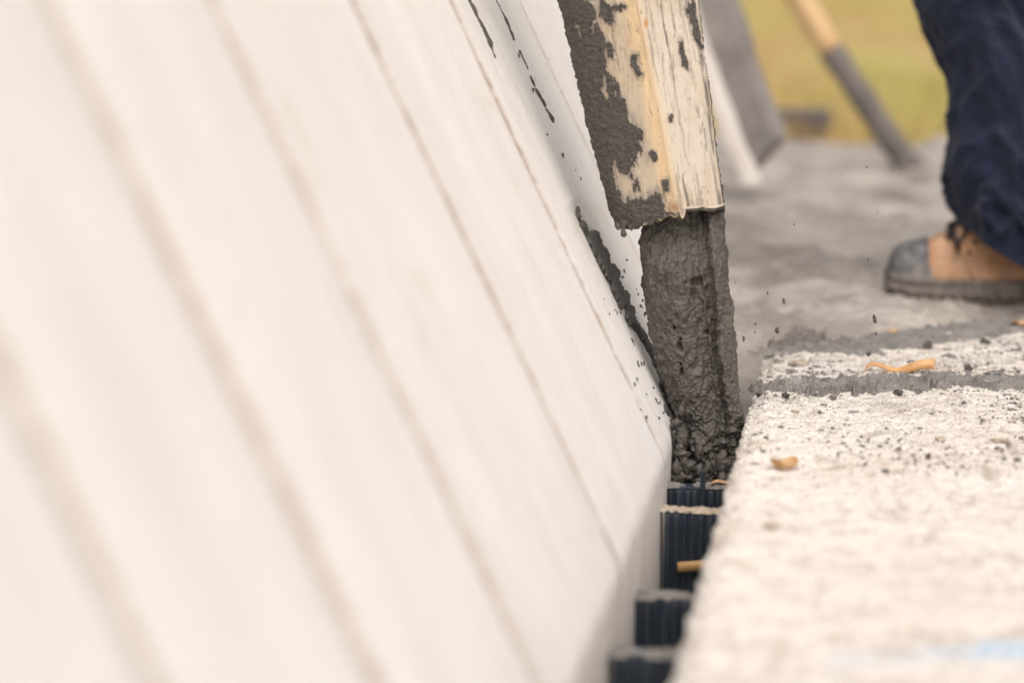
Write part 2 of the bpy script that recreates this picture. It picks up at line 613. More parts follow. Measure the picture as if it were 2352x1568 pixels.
def on_slope(px, py):            # -> (y along the trench, s up the slope)
    d = ray(px, py)
    t = ((OT - C0) @ EN) / (d @ EN)
    p = C0 + d * t - OT
    return p[1], p @ ES


YEND = 4.30
YG = []
for a, b in (((0, 760), (330, 1568)), ((118, 0), (872, 1568)), ((500, 0), (1230, 1568)), ((812, 0), (1420, 1290)), ((1032, 0), (1528, 1040)), ((1187, 0), (1395, 430))):
    YG.append((on_slope(*a)[0] + on_slope(*b)[0]) / 2)
YC0 = (on_slope(1080, 0)[0] + on_slope(1330, 500)[0]) / 2
YC1 = (on_slope(1140, 0)[0] + on_slope(1275, 285)[0]) / 2
print('survey', XT, XR, [round(q, 2) for q in YG], YC0, YC1, [on_slope(118, 0), on_slope(872, 1568)], [on_slope(1032, 0), on_slope(1528, 1040)])
form = empty('sloped_form', (XT - .3, 2.4, -0.5), 'large white foam form wall sloping up to the left with parallel grooves', 'foam form')
fo = np.array(form.location)
# backing block
prof = [np.array([XT - .018, -.5]), np.array([XT - .018, ZT - .002])]
top = OT + ES * 1.25 - EN * .018
prof += [np.array([top[0], top[2]]), np.array([top[0] - .10, top[2]]), np.array([top[0] - .10, -.5])]
bm = bmesh.new()
ra = [bm.verts.new((p[0] - fo[0], 0.45 - fo[1], p[1] - fo[2])) for p in prof]
rb = [bm.verts.new((p[0] - fo[0], YEND - .004 - fo[1], p[1] - fo[2])) for p in prof]
bm.faces.new(ra); bm.faces.new(rb[::-1])
for i in range(len(prof)):
    j = (i + 1) % len(prof)
    bm.faces.new((ra[i], ra[j], rb[j], rb[i]))
me = bm_mesh('foam_core', bm)
q = me.attributes.new('dirt', 'FLOAT', 'POINT'); q.data.foreach_set('value', np.array([.65 if v.co.y < 0 else 1.0 for v in me.vertices], np.float32))  # groove floor: dirt plus painted shade, weaker at the near end
link('foam_core', me, m_form, form)

# facing strips, bent round the lower corner
RC = 0.012
FILM = np.array(sorted([on_slope(*q) for q in ((1340, 505), (1385, 590), (1437, 690), (1475, 765), (1512, 840), (1548, 930), (1556, 980))], key=lambda q: q[1]))
bounds = [0.45, 0.98] + YG + [YEND]
GAP = [0, .010, .010, .015, .015, .010, .011, .007, 0]
for k in range(len(bounds) - 1):
    y0 = bounds[k] + GAP[k]
    y1 = bounds[k + 1] - GAP[k + 1]
    near = y1 > 2.6
    ny = int((y1 - y0) / (0.004 if near else .010)) + 8
    # path: slope top -> corner -> down the upright face
    s_up = np.linspace(1.25, RC, 240 if near else 110)
    pts = [OT + ES * s for s in s_up]
    nrm = [EN] * len(s_up)
    cen = OT + ES * RC * 1.0
    for t in np.linspace(0, 1, 8)[1:]:
        a0 = TH * (1 - t)
        nr = np.array([math.cos(a0), 0, math.sin(a0)])
        # arc approximated between slope and plumb tangents
        p = (1 - t) ** 2 * (OT + ES * RC) + 2 * t * (1 - t) * OT + t * t * (OT - np.array([0, 0, RC]))
        pts.append(p); nrm.append(nr)
    for z in np.linspace(RC, .42, 45)[1:]:
        pts.append(OT - np.array([0, 0, z])); nrm.append(np.array([1.0, 0, 0]))
    pts, nrm = np.array(pts), np.array(nrm)
    ys = np.linspace(y0, y1, ny)
    # rounded shoulders then returns into the groove
    shoulder = .005
    prof_y = [y0, y0, y0 + .0015, y0 + shoulder] + list(ys[1:-1][(ys[1:-1] > y0 + shoulder * 1.3) & (ys[1:-1] < y1 - shoulder * 1.3)]) + [y1 - shoulder, y1 - .0015, y1, y1]
    prof_h = np.zeros(len(prof_y)); prof_h[[0, 1, 2]] = (-.024, -.005, -.0015); prof_h[[-1, -2, -3]] = (-.024, -.005, -.0015)
    prof_y = np.array(prof_y)
    PY, _ = np.meshgrid(prof_y, np.zeros(len(pts)))
    SS = np.concatenate([s_up, -np.linspace(0, .42, len(pts) - len(s_up))])
    Q = np.stack([PY * 9, np.broadcast_to(SS[:, None], PY.shape) * 2.2, PY * 0 + k], -1)
    H = prof_h[None, :] + .0026 * fbm(np.stack([PY * 5.5, np.broadcast_to(SS[:, None], PY.shape) * .9, PY * 0 + k], -1), 2, 5) + .0018 * fbm(Q, 3, 2) + .0007 * fbm(Q * np.array([9, 5, 1]), 3, 8)
    # shallow moulded channel between YC0 and YC1
    if y0 < YC0 < y1:
        up = sstep(.0, .15, SS)[:, None]
        tt = np.clip((PY - YC0) / (YC1 - YC0), 0, 1)
        H = H - up * (.0036 * np.sin(np.pi * tt) ** .7)
    if k == 2 or k == 3:        # faint swell, the board is a little bowed
        H = H + .003 * np.sin(np.pi * (PY - y0) / (y1 - y0))
    dirt = np.clip(1 - np.minimum(np.abs(PY - y0), np.abs(PY - y1)) / .008, 0, 1) * (.85 if near else .62)  # groove walls: joint dirt, deepened in colour to replace shade the sun fills
    yl_ = np.interp(SS, FILM[:, 1], FILM[:, 0])[:, None]
    inside = ((SS > FILM[0, 1] - .02) & (SS < FILM[-1, 1] + .03))[:, None]
    film = np.exp(-((PY - yl_) / .085) ** 2) * inside * .8
    V = pts[:, None, :] + nrm[:, None, :] * H[..., None]
    V[..., 1] = PY
    V = V - fo
    me = mesh_np('foam_strip', V, grid_faces(*PY.shape), {'dirt': dirt, 'film': film})
    link('foam_strip', me, m_form, form)

# ------------------------------------------------ foam bed on the right
bed = empty('foam_bed', (XR + .7, 2.2, -.42), 'wide rough cream foam bed on the right with mortar crumbs and a blue paint mark', 'foam block')
bo = np.array(bed.location)
fa, fb = at_z(1765, 812), at_z(2352, 742)
zs = np.linspace(-.40, -.004, 70)
xs = np.concatenate([np.arange(0.003, .80, .0030), np.linspace(.80, 1.7, 40)[1:]])
ycoarse = np.linspace(0.2, 1.9, 120)
yf = np.concatenate([ycoarse, np.arange(1.906, 2.9, .006), np.arange(2.9, 4.6, .0036)])
YY, UU = np.meshgrid(yf, np.arange(len(zs) + len(xs)), indexing='ij')
PX = np.concatenate([np.zeros(len(zs)), xs])[UU] + XR
PZ = np.concatenate([zs, np.zeros(len(xs))])[UU]
# far end follows a slanting cut
yl = fa[1] + np.clip((PX - fa[0]) / (fb[0] - fa[0]), -1, 5) * (fb[1] - fa[1]) * 1.0 + .02
yl = yl + .03 * fbm(np.stack([PX * 6, PX * 0, PX * 0], -1), 3, 12)
YY = np.where(YY > 2.9, 2.9 + (YY - 2.9) / (yf[-1] - 2.9) * (yl - 2.9), YY)
Q = np.stack([PX, YY, PZ], -1)
rel = .0030 * fbm(Q * np.array([38, 60, 40]), 4, 3, .62) + .0022 * fbm(Q * np.array([9, 14, 9]), 3, 6)
pitm = np.maximum(sstep(.14, .42, fbm(Q * np.array([26, 42, 22]), 4, 14, .6)), .8 * sstep(.16, .4, fbm(Q * np.array([60, 75, 60]), 3, 15, .6)))
pit = -.0042 * pitm
bd = np.zeros_like(PX)
mask_f = (YY > 2.7) & (PX < XR + .85)
bd[mask_f] = .0016 * (1 - np.clip(beads(Q[mask_f] * 190, 5) / .7, 0, 1) ** 2)
top_n = (PZ >= -1e-6).astype(float)
edge_d = PX - XR
chip = np.clip(fbm(np.stack([YY * 22, YY * 0, YY * 0], -1), 4, 21), -1, 1) * .0035 + .003 * fbm(np.stack([YY * 90, YY * 0, PZ * 40], -1), 3, 22)
rnd = .012 * np.clip(1 - edge_d / .018, 0, 1) ** 2
V = np.stack([PX, YY, PZ], -1)
V[..., 2] += top_n * (rel + pit + bd - rnd - .003 * sstep(0.02, 0, edge_d) * (1 + vnoise(Q * 60, 4)))
V[..., 0] += (1 - top_n) * (rel * .8 + bd - .004) + chip * sstep(.05, 0, edge_d)
dirt = sstep(3.15, 3.6, YY + .25 * fbm(Q * 5, 3, 31)) * .8 * (.45 + .55 * sstep(-.1, .5, fbm(Q * np.array([7, 16, 1]), 3, 44)))
pm = at_z(2290, 1488); pm2 = at_z(1900, 1512)
du = (PX - pm2[0]) / (pm[0] - pm2[0])
ycen = pm2[1] + (pm[1] - pm2[1]) * np.clip(du, -.5, 2)
paint = np.exp(-((YY - ycen) / .028) ** 2) * (np.where(du < 0, 0, np.clip(.25 + .25 * du, 0, .5)) + 1.0 * np.exp(-((du - 1.08) / .20) ** 2)) * (1 - sstep(1.2, 1.5, du))
V = V - bo
me = mesh_np('foam_bed_block', V, grid_faces(*PX.shape), {'dirt': dirt, 'pit': pitm, 'paint': np.clip(paint, 0, 1)})
me.flip_normals()
link('block', me, m_bed, bed)

# ------------------------------------------------ wet slab, sloping down into the trench
nx, ny = 420, 420
gx = np.concatenate([np.linspace(-2.2, -.6, 60), np.linspace(-.59, 1.3, 300), np.linspace(1.32, 3.2, 60)])
gy = np.concatenate([np.linspace(3.56, 5.4, 300), np.linspace(5.41, 8.0, 120)])
GX, GY = np.meshgrid(gx, gy, indexing='ij')
Q = np.stack([GX, GY, GX * 0], -1)
Z = -.020 + .016 * fbm(Q * np.array([2.2, 4.2, 1]), 4, 9) + .032 * fbm(Q * np.array([5, 9, 1]), 4, 19)
rg = 1 - np.abs(fbm(Q * np.array([3.2, 6.0, 1]) + 4, 3, 29)) * 2.2
Z += .026 * np.clip(rg, 0, 1) ** 2 * sstep(4.1, 4.5, GY)
Z += .006 * fbm(Q * np.array([30, 46, 1]), 3, 39)
Z += .012 * sstep(5.6, 6.6, GY)
# descends into the open trench (x between the two foam faces) towards the camera
tr = sstep(XR + .05, XR - .03, GX)
Z -= tr * .20 * sstep(4.45, 3.55, GY)
yl = fa[1] + np.clip((GX - fa[0]) / (fb[0] - fa[0]), -1, 5) * (fb[1] - fa[1])
Z = np.where((GX > XR) & (GY < yl + .01), np.minimum(Z, -.03), Z)
Z -= .05 * sstep(.14, 0, np.abs(GY - yl)) * sstep(XR + .14, XR + .02, GX) * (GX > XR)
edge = sstep(7.78, 7.95, GY + .08 * fbm(Q * 2, 3, 3))
Z -= .14 * edge
fresh = sstep(XR + .22, XR - .02, GX) * sstep(4.5, 3.9, GY) + .8 * sstep(.16, .02, np.abs(GY - yl)) * (GX > XR) + .75 * sstep(.12, .5, fbm(Q * np.array([2.6, 5.5, 1]), 4, 47))
me = mesh_np('wet_concrete_slab', np.stack([GX, GY, Z], -1), grid_faces(*GX.shape), {'fresh': np.clip(fresh, 0, 1)})
me.flip_normals()
tag(link('wet_concrete_slab', me, m_slab), 'freshly poured lumpy grey concrete slab behind the foam', kind='structure')


def slab_z(x, y):
    i, j = np.argmin(abs(gx - x)), np.argmin(abs(gy - y))
    return float(Z[i, j])


# bottom of the trench
bm = bmesh.new()
box_bm(bm, (XT - .015, .3, -.46), (XR + .02, 4.4, -.395))
tag(link('trench_floor', bm_mesh('trench_floor', bm), m_mortar_dark), 'dark floor of the narrow trench between the foam', kind='structure')

# ------------------------------------------------ black ribbed ties crossing the trench
web_specs = [(1397, 1503, 0.0), (1461, 1372, 0), (1521, 1172, 0), (1537, 1116, 0)]
web_labels = ['blurred black ribbed tie at the bottom edge of the picture, nearest of the four',
              'black ribbed tie with a dusty rim, second nearest in the trench',
              'black ribbed tie with a tan strip stuck to its front',
              'black ribbed tie with a thin upright spike, directly under the falling concrete']
TIE_Y = []
for wi, (px, py, _) in enumerate(web_specs):
    # depth from where its left end meets the upright form face
    d = ray(px, py)
    t = (XT + .002 - C0[0]) / d[0]
    p = C0 + d * t
    Y, zt = float(p[1]), float(p[2])
    TIE_Y.append((Y, zt))
    tie = empty('form_tie', ((XT + XR) / 2, Y, zt - .26), web_labels[wi], 'form tie', 'black ribbed ties across the trench')
    tie.rotation_euler = (0, R((.8, -.6, .5, -.7)[wi]), R((1.2, -1.5, 1.0, -1.2)[wi]))
    t0 = np.array(tie.location)
    hw = (XR - XT) / 2 - .003
    th = .022 if wi > 1 else .032
    bm = bmesh.new()
    box_bm(bm, (-hw, 0, 0), (hw, th, .26), .0012)
    link('plate', bm_mesh('plate', bm), m_web, tie)
    nr = 9
    rib_shared = {}
    for r in range(nr):
        xx = -hw + (r + .5) / nr * 2 * hw + rng.uniform(-.0012, .0012)
        w = random.choice((.0016, .0022, .0034))
        dp = random.choice((.004, .006, .008))
        key = (w, dp)
        if key not in rib_shared:
            bm = bmesh.new()
            box_bm(bm, (-w, -dp, 0), (w, 0.001, .255), .0008)
            m_ = bm_mesh('rib', bm); m_.materials.append(m_web)
            rib_shared[key] = m_
        o = link('rib', rib_shared[key], None, tie, (xx, 0, 0))
    # dusty mortar on the rim
    me = patch('rim_mortar', (0, th / 2 - .002, .2603), (1, 0, 0), (0, 1, 0), (0, 0, 1),
               [[(-hw * .95, 0, th * .55), (-hw * .3, 0, th * .3), (0, 0, th * .5), (hw * .95, 0, th * .4)]], .0018, .003, .004, .009, 70, .003, 160, seed=40 + wi, gate=.012, gfreq=40)
    link('rim_mortar', me, m_beige if wi == 2 else m_mortar, tie)
    if wi == 3:
        bm = bmesh.new()
        box_bm(bm, (-.0032, -.008, .10), (.0032, .001, .285), .001)
        bmesh.ops.translate(bm, verts=bm.verts, vec=(at_y(1621, 1100, Y)[0] - t0[0], -.002, 0))
        link('spike', bm_mesh('spike', bm), m_web, tie)
    if wi == 2:
        a, b = at_y(1556, 1301, Y - .01), at_y(1640, 1293, Y - .01)
        n_ = 14
        L = []
        for i in range(n_):
            t = i / (n_ - 1)
            p = a + (b - a) * t + np.array([0, -.003 * math.sin(t * 3.1), 0])
            hh = .0068
            L.append([p + np.array([0, 0, hh]), p + np.array([0, -.0016, hh * .95]), p + np.array([0, -.0016, -hh * .95]), p + np.array([0, 0, -hh])])
        o = link('plastic_strip', loft('plastic_strip', L), m_tan)
        tag(o, 'tan plastic strip lying across the front of a black tie in the trench', 'plastic strip')
    if wi == 3:
        a, b = at_y(1634, 1109, Y + .004), at_y(1690, 1101, Y + .012)
        n_ = 14
        L = []
        for i in range(n_):
            t = i / (n_ - 1)
            p = a + (b - a) * t + np.array([0, 0, .002 * math.sin(t * 7)])
            L.append([p + np.array([0, .006, .001]), p + np.array([0, -.006, .001]), p + np.array([0, -.006, -.001]), p + np.array([0, .006, -.001])])
        o = link('wood_sliver', loft('wood_sliver', L), m_chip)
        tag(o, 'pale wood sliver on the rim of the farthest black tie', 'wood sliver')

# ================================================================ POUR SPOUT
YS = 3.38
sp_l = np.array([(1095, -700), (1285, 0), (1303, 70), (1326, 180), (1346, 260), (1366, 340), (1386, 420), (1408, 490), (1416, 515), (1422, 540)], float)
sp_r = np.array([(1480, -700), (1603, 0), (1615, 100), (1632, 230), (1646, 350), (1660, 466), (1664, 500), (1668, 540)], float)
sp_c = np.array([(1300, -700), (1470, 0), (1490, 100), (1512, 200), (1532, 300), (1550, 400), (1568, 480), (1575, 540)], float)


def edge_x(tab, y):
    return np.interp(y, tab[:, 1], tab[:, 0])


nv_, nu_ = 560, 300
vy = np.concatenate([np.linspace(-700, -20, 90), np.linspace(-18, 520, nv_ - 90)])
aa = np.linspace(0, 1, nu_, endpoint=False)
# section: loop of control points (fraction across, depth towards camera as part of width)
lcs = [(0.0, .02), (.03, .10), (.10, .175), (.22, .235), (.42, .285), (.58, .325), ('c', .345), (.72, .27), (.86, .17), (.96, .09), (1.0, 0.0),
       (.96, -.12), (.80, -.24), (.5, -.30), (.2, -.24), (.04, -.12)]
base_w = (edge_x(sp_r, 465) - edge_x(sp_l, 465)) / FPX * YS


def section(y):
    xl, xr, xc = edge_x(sp_l, y), edge_x(sp_r, y), edge_x(sp_c, y)
    w = xr - xl
    pts = []
    for f, d in lcs:
        fx = (xc - xl) / w if f == 'c' else f
        pts.append((fx, d))
    return xl, w, np.array(pts)


V = np.zeros((nv_, nu_, 3)); FX = np.zeros((nv_, nu_)); DD = np.zeros((nv_, nu_)); RIM = np.zeros((nv_, nu_))
for i, y in enumerate(vy):
    xl, w, pts = section(y)
    P = np.vstack([pts, pts[:1]])
    seg = np.r_[0, np.cumsum(np.hypot(*(P[1:] - P[:-1]).T))]
    s = aa * seg[-1]
    fx, dd = np.interp(s, seg, P[:, 0]), np.interp(s, seg, P[:, 1])
    FX[i], DD[i] = fx, dd
    px = xl + fx * w
    # depth offset in metres
    off = dd * base_w * 1.0
    for j in range(nu_):
        pass
    d = FW * FPX + RT * (px[:, None] - 1176.0) - UP * (y - 784.0)
    V[i] = C0 + d * (YS / d[:, 1])[:, None]
    V[i, :, 1] -= off
# smooth the section a little so folds are soft, keeping the crease
for _ in range(3):
    Vs = (np.roll(V, 1, 1) + V * 2 + np.roll(V, -1, 1)) / 4
    kc = np.exp(-((FX - .64) / .02) ** 2)[..., None] * (DD > .2)[..., None] * .8
    V = V * kc + Vs * (1 - kc)
front = sstep(-.02, .03, DD)
PYv = np.broadcast_to(vy[:, None], FX.shape)
PXv = np.array([edge_x(sp_l, y) + FX[i] * (edge_x(sp_r, y) - edge_x(sp_l, y)) for i, y in enumerate(vy)])
# ragged lower rim
rim_tab = np.array([(-.05, 517), (.0, 515), (.10, 522), (.22, 514), (.30, 510), (.42, 498), (.52, 488), (.60, 486), (.645, 490), (.665, 468), (.8, 466), (.9, 472), (1.0, 466), (1.05, 466)])
rim_f = np.interp(FX, rim_tab[:, 0], rim_tab[:, 1])
rim_y = np.where(DD > -.01, rim_f, 480)
jg = np.where(FX > .65, 1.6, 5) * fbm(np.stack([FX * 26, DD * 12, FX * 0], -1), 3, 33)
over = np.clip(PYv - (rim_y + jg), 0, None)
V -= (np.array([0, 0, -1.0]) * (over / FPX * YS)[..., None])      # pull every vertex past the rim back up onto it
axis_dir = V[nv_ - 1].mean(0) - V[nv_ - 120].mean(0); axis_dir /= np.linalg.norm(axis_dir)


_wq = np.stack([PXv * .05, PYv * .035, PXv * 0], -1)
WX, WY = 9 * fbm(_wq, 4, 57, .6), 16 * fbm(_wq + 31, 4, 58, .6)


def blob(cx, cy, rx, ry, tilt=0.0):
    ca, sa = math.cos(tilt), math.sin(tilt)
    dx, dy = PXv + WX - cx, PYv + WY - cy
    return 1 - np.sqrt(((dx * ca + dy * sa) / rx) ** 2 + ((-dx * sa + dy * ca) / ry) ** 2)


ti = -.22
fld = np.full(FX.shape, -1.0)
left_w = np.interp(PYv, [-700, 0, 60, 110, 150, 250, 300, 400, 470, 520], [.2, .19, .10, .22, .24, .15, .13, .14, .18, .21])
fld = np.maximum(fld, (left_w - FX) / .10)
for b in ((1352, 60, 22, 95), (1378, 140, 22, 58), (1386, 80, 12, 30), (1400, 25, 16, 34), (1430, 16, 16, 9), (1436, 232, 12, 24), (1425, 275, 34, 55), (1448, 320, 34, 55), (1402, 320, 32, 60),
          (1440, 360, 24, 40), (1400, 440, 22, 60), (1488, 476, 66, 36), (1450, 500, 60, 24), (1540, 422, 8, 24), (1508, 355, 6, 12), (1518, 448, 6, 10), (1470, 150, 9, 30), (1425, 200, 7, 40), (1385, 235, 12, 50), (1412, 110, 8, 30), (1480, 300, 6, 18), (1460, 400, 6, 16), (1384, 110, 11, 60), (1408, 190, 10, 40),
          (1355, 180, 18, 60), (1345, 20, 30, 40), (1575, 130, 7, 34), (1590, 30, 10, 60), (1602, 90, 8, 60), (1468, 415, 8, 22), (1546, 262, 5, 12)):
    fld = np.maximum(fld, blob(*b, ti) * 1.25)
Qn = np.stack([PXv * .045, PYv * .016, PXv * 0 + DD * 2], -1)
fld = fld + .75 * fbm(Qn, 5, 51, .62) - .95 * np.clip(fbm(np.stack([(PXv - .2 * PYv) * .13, PYv * .010, DD * 2], -1), 4, 59, .6) - .02, 0, 1) * sstep(.015, .07, FX) + .45 * fbm(Qn * np.array([2.6, 2.2, 1]), 4, 52, .65)
upper = -.28 * sstep(-60, -300, PYv)
back = np.where(DD < -.02, .25 + .6 * fbm(V * 30, 4, 55), -9)
mortar = sstep(.0, .18, np.maximum(fld, back))
# right face: thin dark run-down streaks
sx = PXv - np.interp(PYv, sp_c[:, 1], sp_c[:, 0])
Qs = np.stack([(PXv - .17 * PYv) * .14 + .35 * WX * .1, PYv * .0065, DD * 0], -1)
st = fbm(Qs, 4, 61, .55)
streak = sstep(.17, .36, st + .14 * sstep(300, -50, PYv)) * (sx > 4) * front * (.45 + .55 * sstep(-.2, .3, fbm(Qs * .35 + 2, 2, 67)))
streak = np.maximum(streak, sstep(.36, .52, fbm(Qs * np.array([1.6, 2.4, 1]) + 9, 4, 63, .6)) * front * .6)
streak = np.maximum(streak, np.exp(-((FX - .985) / .022) ** 2) * front * sstep(.2, -.2, fbm(Qs * 2 + 3, 3, 64)))
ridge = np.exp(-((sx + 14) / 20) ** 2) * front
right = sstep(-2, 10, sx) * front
rust = np.clip(np.exp(-((PXv - 1492) / 4) ** 2 - ((PYv - 50) / 12) ** 2) + .9 * np.exp(-((PXv - 1556) / 12) ** 2 - ((PYv - 466) / 8) ** 2)
               + .35 * np.exp(-((PXv - 1452) / 5) ** 2 - ((PYv - 92) / 10) ** 2), 0, 1) * front
# normals for relief
du_ = np.roll(V, -1, 1) - np.roll(V, 1, 1)
dv_ = np.gradient(V, axis=0)
N = np.cross(du_, dv_); N /= np.linalg.norm(N, axis=-1)[..., None] + 1e-12
ctr = V.mean(1, keepdims=True)
N *= np.sign(((V - ctr) * N).sum(-1, keepdims=True).mean())
rel = mortar * (.0026 + .0030 * fbm(V * 190, 4, 71, .65)) + .0012 * fbm(np.stack([PXv * .05, PYv * .003, DD * 3], -1), 3, 73)
rel += (1 - mortar) * .0007 * fbm(Qs * np.array([4, 1, 1]), 3, 75) + mortar * np.exp(-((FX - .0) / .05) ** 2) * .003 * fbm(V * 90, 3, 76)
rel -= streak * .0012
V = V + N * rel[..., None]
# inner skin
inner = V - N * .006
inner[-1] = V[-1] - N[-1] * .004
Vall = np.concatenate([V, inner[::-1]], 0)
dup_ = lambda q: np.concatenate([q, q[::-1] * 0], 0)
mort2 = np.concatenate([mortar, np.ones_like(mortar)], 0)
spout = empty('pour_spout', tuple(V[-1].mean(0)), 'weathered cream pour spout with a creased front, smeared with dark concrete', 'pour spout')
so = np.array(spout.location)
me = mesh_np('shell', Vall - so, grid_faces(Vall.shape[0], nu_, wrap=True),
             {'mortar': mort2, 'haze_film': dup_(np.clip(sstep(-.75, .05, fld), 0, 1) * front), 'streak': dup_(streak), 'ridge': dup_(ridge), 'right': dup_(right), 'rust': dup_(rust)})
bm = bmesh.new(); bm.from_mesh(me); bmesh.ops.recalc_face_normals(bm, faces=bm.faces); bm.to_mesh(me); bm.free()
link('shell', me, m_spout, spout)
# hanging drip below the left corner
pd = [at_y(1436, 506, YS - .035), at_y(1433, 518, YS - .035), at_y(1431, 527, YS - .035), at_y(1432, 535, YS - .035), at_y(1433, 541, YS - .035), at_y(1433, 545, YS - .035)]
me = tube('drip', np.array(pd) - so, [.008, .0038, .0028, .0042, .0044, .0012], 10)
link('drip', me, m_mortar_dark, spout)
for (px, py, r) in ((1447, 519, .004), (1459, 518, .0045), (1420, 519, .0045), (1466, 520, .003)):
    p = at_y(px, py, YS - .034)
    o = link('drip', lump('drip', r, int(px), 2, .4, 1.5, (1, .8, 1.3)), m_mortar_dark, spout, tuple(p - so))

# ================================================================ FALLING CONCRETE
st_l = np.array([(1478, 430), (1472, 515), (1470, 560), (1476, 620), (1484, 690), (1496, 770), (1508, 820), (1522, 870), (1545, 930), (1562, 990), (1566, 1060), (1562, 1130), (1558, 1240)], float)
st_r = np.array([(1652, 430), (1657, 500), (1666, 590), (1672, 650), (1680, 720), (1686, 790), (1692, 870), (1699, 940), (1702, 1010), (1700, 1080), (1700, 1240)], float)
nv_, nu_ = 620, 360
vy = np.linspace(430, 1240, nv_)
th = np.linspace(0, 2 * np.pi, nu_, endpoint=False)
ct = np.sign(np.cos(th)) * np.abs(np.cos(th)) ** .8
sn = np.sign(np.sin(th)) * np.abs(np.sin(th)) ** .62
Yst = YS + .005
V = np.zeros((nv_, nu_, 3)); PXv = np.zeros((nv_, nu_))
for i, y in enumerate(vy):
    xl, xr = edge_x(st_l, y), edge_x(st_r, y)
    px = (xl + xr) / 2 + (xr - xl) / 2 * ct
    f = (px - xl) / (xr - xl)
    w = (xr - xl) / FPX * Yst
    dep = w * .36 * sn
    # broad folds: a crease at 78 % with a proud right flank, a soft hollow left of it
    crease = -.09 * np.exp(-((f - .79) / .04) ** 2) + .035 * np.exp(-((f - .89) / .05) ** 2) - .10 * np.exp(-((f - .66) / .11) ** 2) + .03 * np.exp(-((f - .35) / .2) ** 2)
    dep = dep + np.where(sn > 0, w * crease * sn * 1.25, 0)
    d = FW * FPX + RT * (px[:, None] - 1176.0) - UP * (y - 784.0)
    V[i] = C0 + d * (Yst / d[:, 1])[:, None]
    V[i, :, 1] -= dep - .030 * sstep(620, 470, y)
    PXv[i] = px
PYv = np.broadcast_to(vy[:, None], PXv.shape)
du_ = np.roll(V, -1, 1) - np.roll(V, 1, 1)
dv_ = np.gradient(V, axis=0)
N = np.cross(du_, dv_); N /= np.linalg.norm(N, axis=-1)[..., None] + 1e-12
N *= np.sign(((V - V.mean(1, keepdims=True)) * N).sum(-1, keepdims=True).mean())
low = sstep(880, 1060, PYv)
rel = .0042 * fbm(V * np.array([36, 36, 10]), 3, 81, .55) + .0034 * fbm(V * np.array([80, 80, 34]), 3, 83, .5) + .0040 * (fbm(V * np.array([190, 190, 110]), 3, 85, .5)) + .0012 * fbm(V * 420, 2, 86)
rel += low * (.013 * fbm(V * np.array([38, 38, 42]), 4, 87, .6) + .008 * fbm(V * 110, 3, 88))
rel += .004 * np.abs(fbm(V * np.array([60, 60, 22]), 3, 89)) - .0015
pits = np.zeros_like(PXv)
for (cx, cy, rx, ry) in ((1554, 742, 3.5, 5), (1566, 783, 6, 11), (1569, 768, 3, 4), (1625, 757, 5, 5), (1570, 843, 4, 9), (1568, 826, 3, 4), (1605, 640, 12, 9), (1598, 665, 5, 22)):
    dp = np.exp(-(((PXv - cx) / rx) ** 2 + ((PYv - cy) / ry) ** 2) ** 1.5) * (sn[None, :] > 0)
    pits += dp
rel -= np.clip(pits, 0, 1.3) * .010
V = V + N * rel[..., None]
stream = loft('falling_concrete', V)
bm = bmesh.new(); bm.from_mesh(stream); bmesh.ops.recalc_face_normals(bm, faces=bm.faces); bm.to_mesh(stream); bm.free()
tag(link('falling_concrete', stream, m_pour), 'thick lumpy stream of dark grey concrete falling from the spout into the trench', 'concrete stream')

# splashed clots at the foot of the stream
clots = []
for i in range(48):
    py = 940 + 160 * random.random() ** .6
    if i % 3 == 0:
        px = np.interp(py, [940, 1100], [1550, 1562]) + random.gauss(4, 9)
    elif i % 3 == 1:
        px = random.uniform(1556, 1700); py = random.uniform(1060, 1104)
    else:
        px = random.uniform(1600, 1696); py = random.uniform(1035, 1100)
    clots.append((at_y(px, py, YS - .062 - .03 * (py - 940) / 160 + random.uniform(-.004, .006)), random.uniform(.003, .0085)))
bm = bmesh.new()
for i, (p, r) in enumerate(clots):
    m2 = lump('t', r, i + 200, 3, .8, 1.5, (random.uniform(.6, 1.5), 1, random.uniform(.6, 2.0)))
    bm2 = bmesh.new(); bm2.from_mesh(m2); bmesh.ops.translate(bm2, verts=bm2.verts, vec=Vector(p)); bm2.to_mesh(m2); bm2.free()
    bm.from_mesh(m2); bpy.data.meshes.remove(m2)
me = bm_mesh('concrete_clots', bm, True)
tag(link('concrete_clots', me, m_pour), 'wet concrete clots piling up at the foot of the falling stream', 'concrete clots', kind='stuff')

# ================================================================ MORTAR ON THE SLOPED FORM
def slope_streak(name, pix, label, height, seed, mat=m_mortar_dark, jag=.004, res=.0022, gate=0.0, kind=None, cat='mortar streak'):
    strokes = [[(*on_slope(px, py), r) for (px, py, r) in s] for s in pix]
    me = patch(name, OT, EY, ES, EN, strokes, res, height, .006, jag, 70, .0018, 130, seed=seed, gate=gate, aniso=(.28, 1.25))
    tag(link(name, me, mat), label, cat, 'mortar streaks on the sloped form' if kind is None else None, kind)


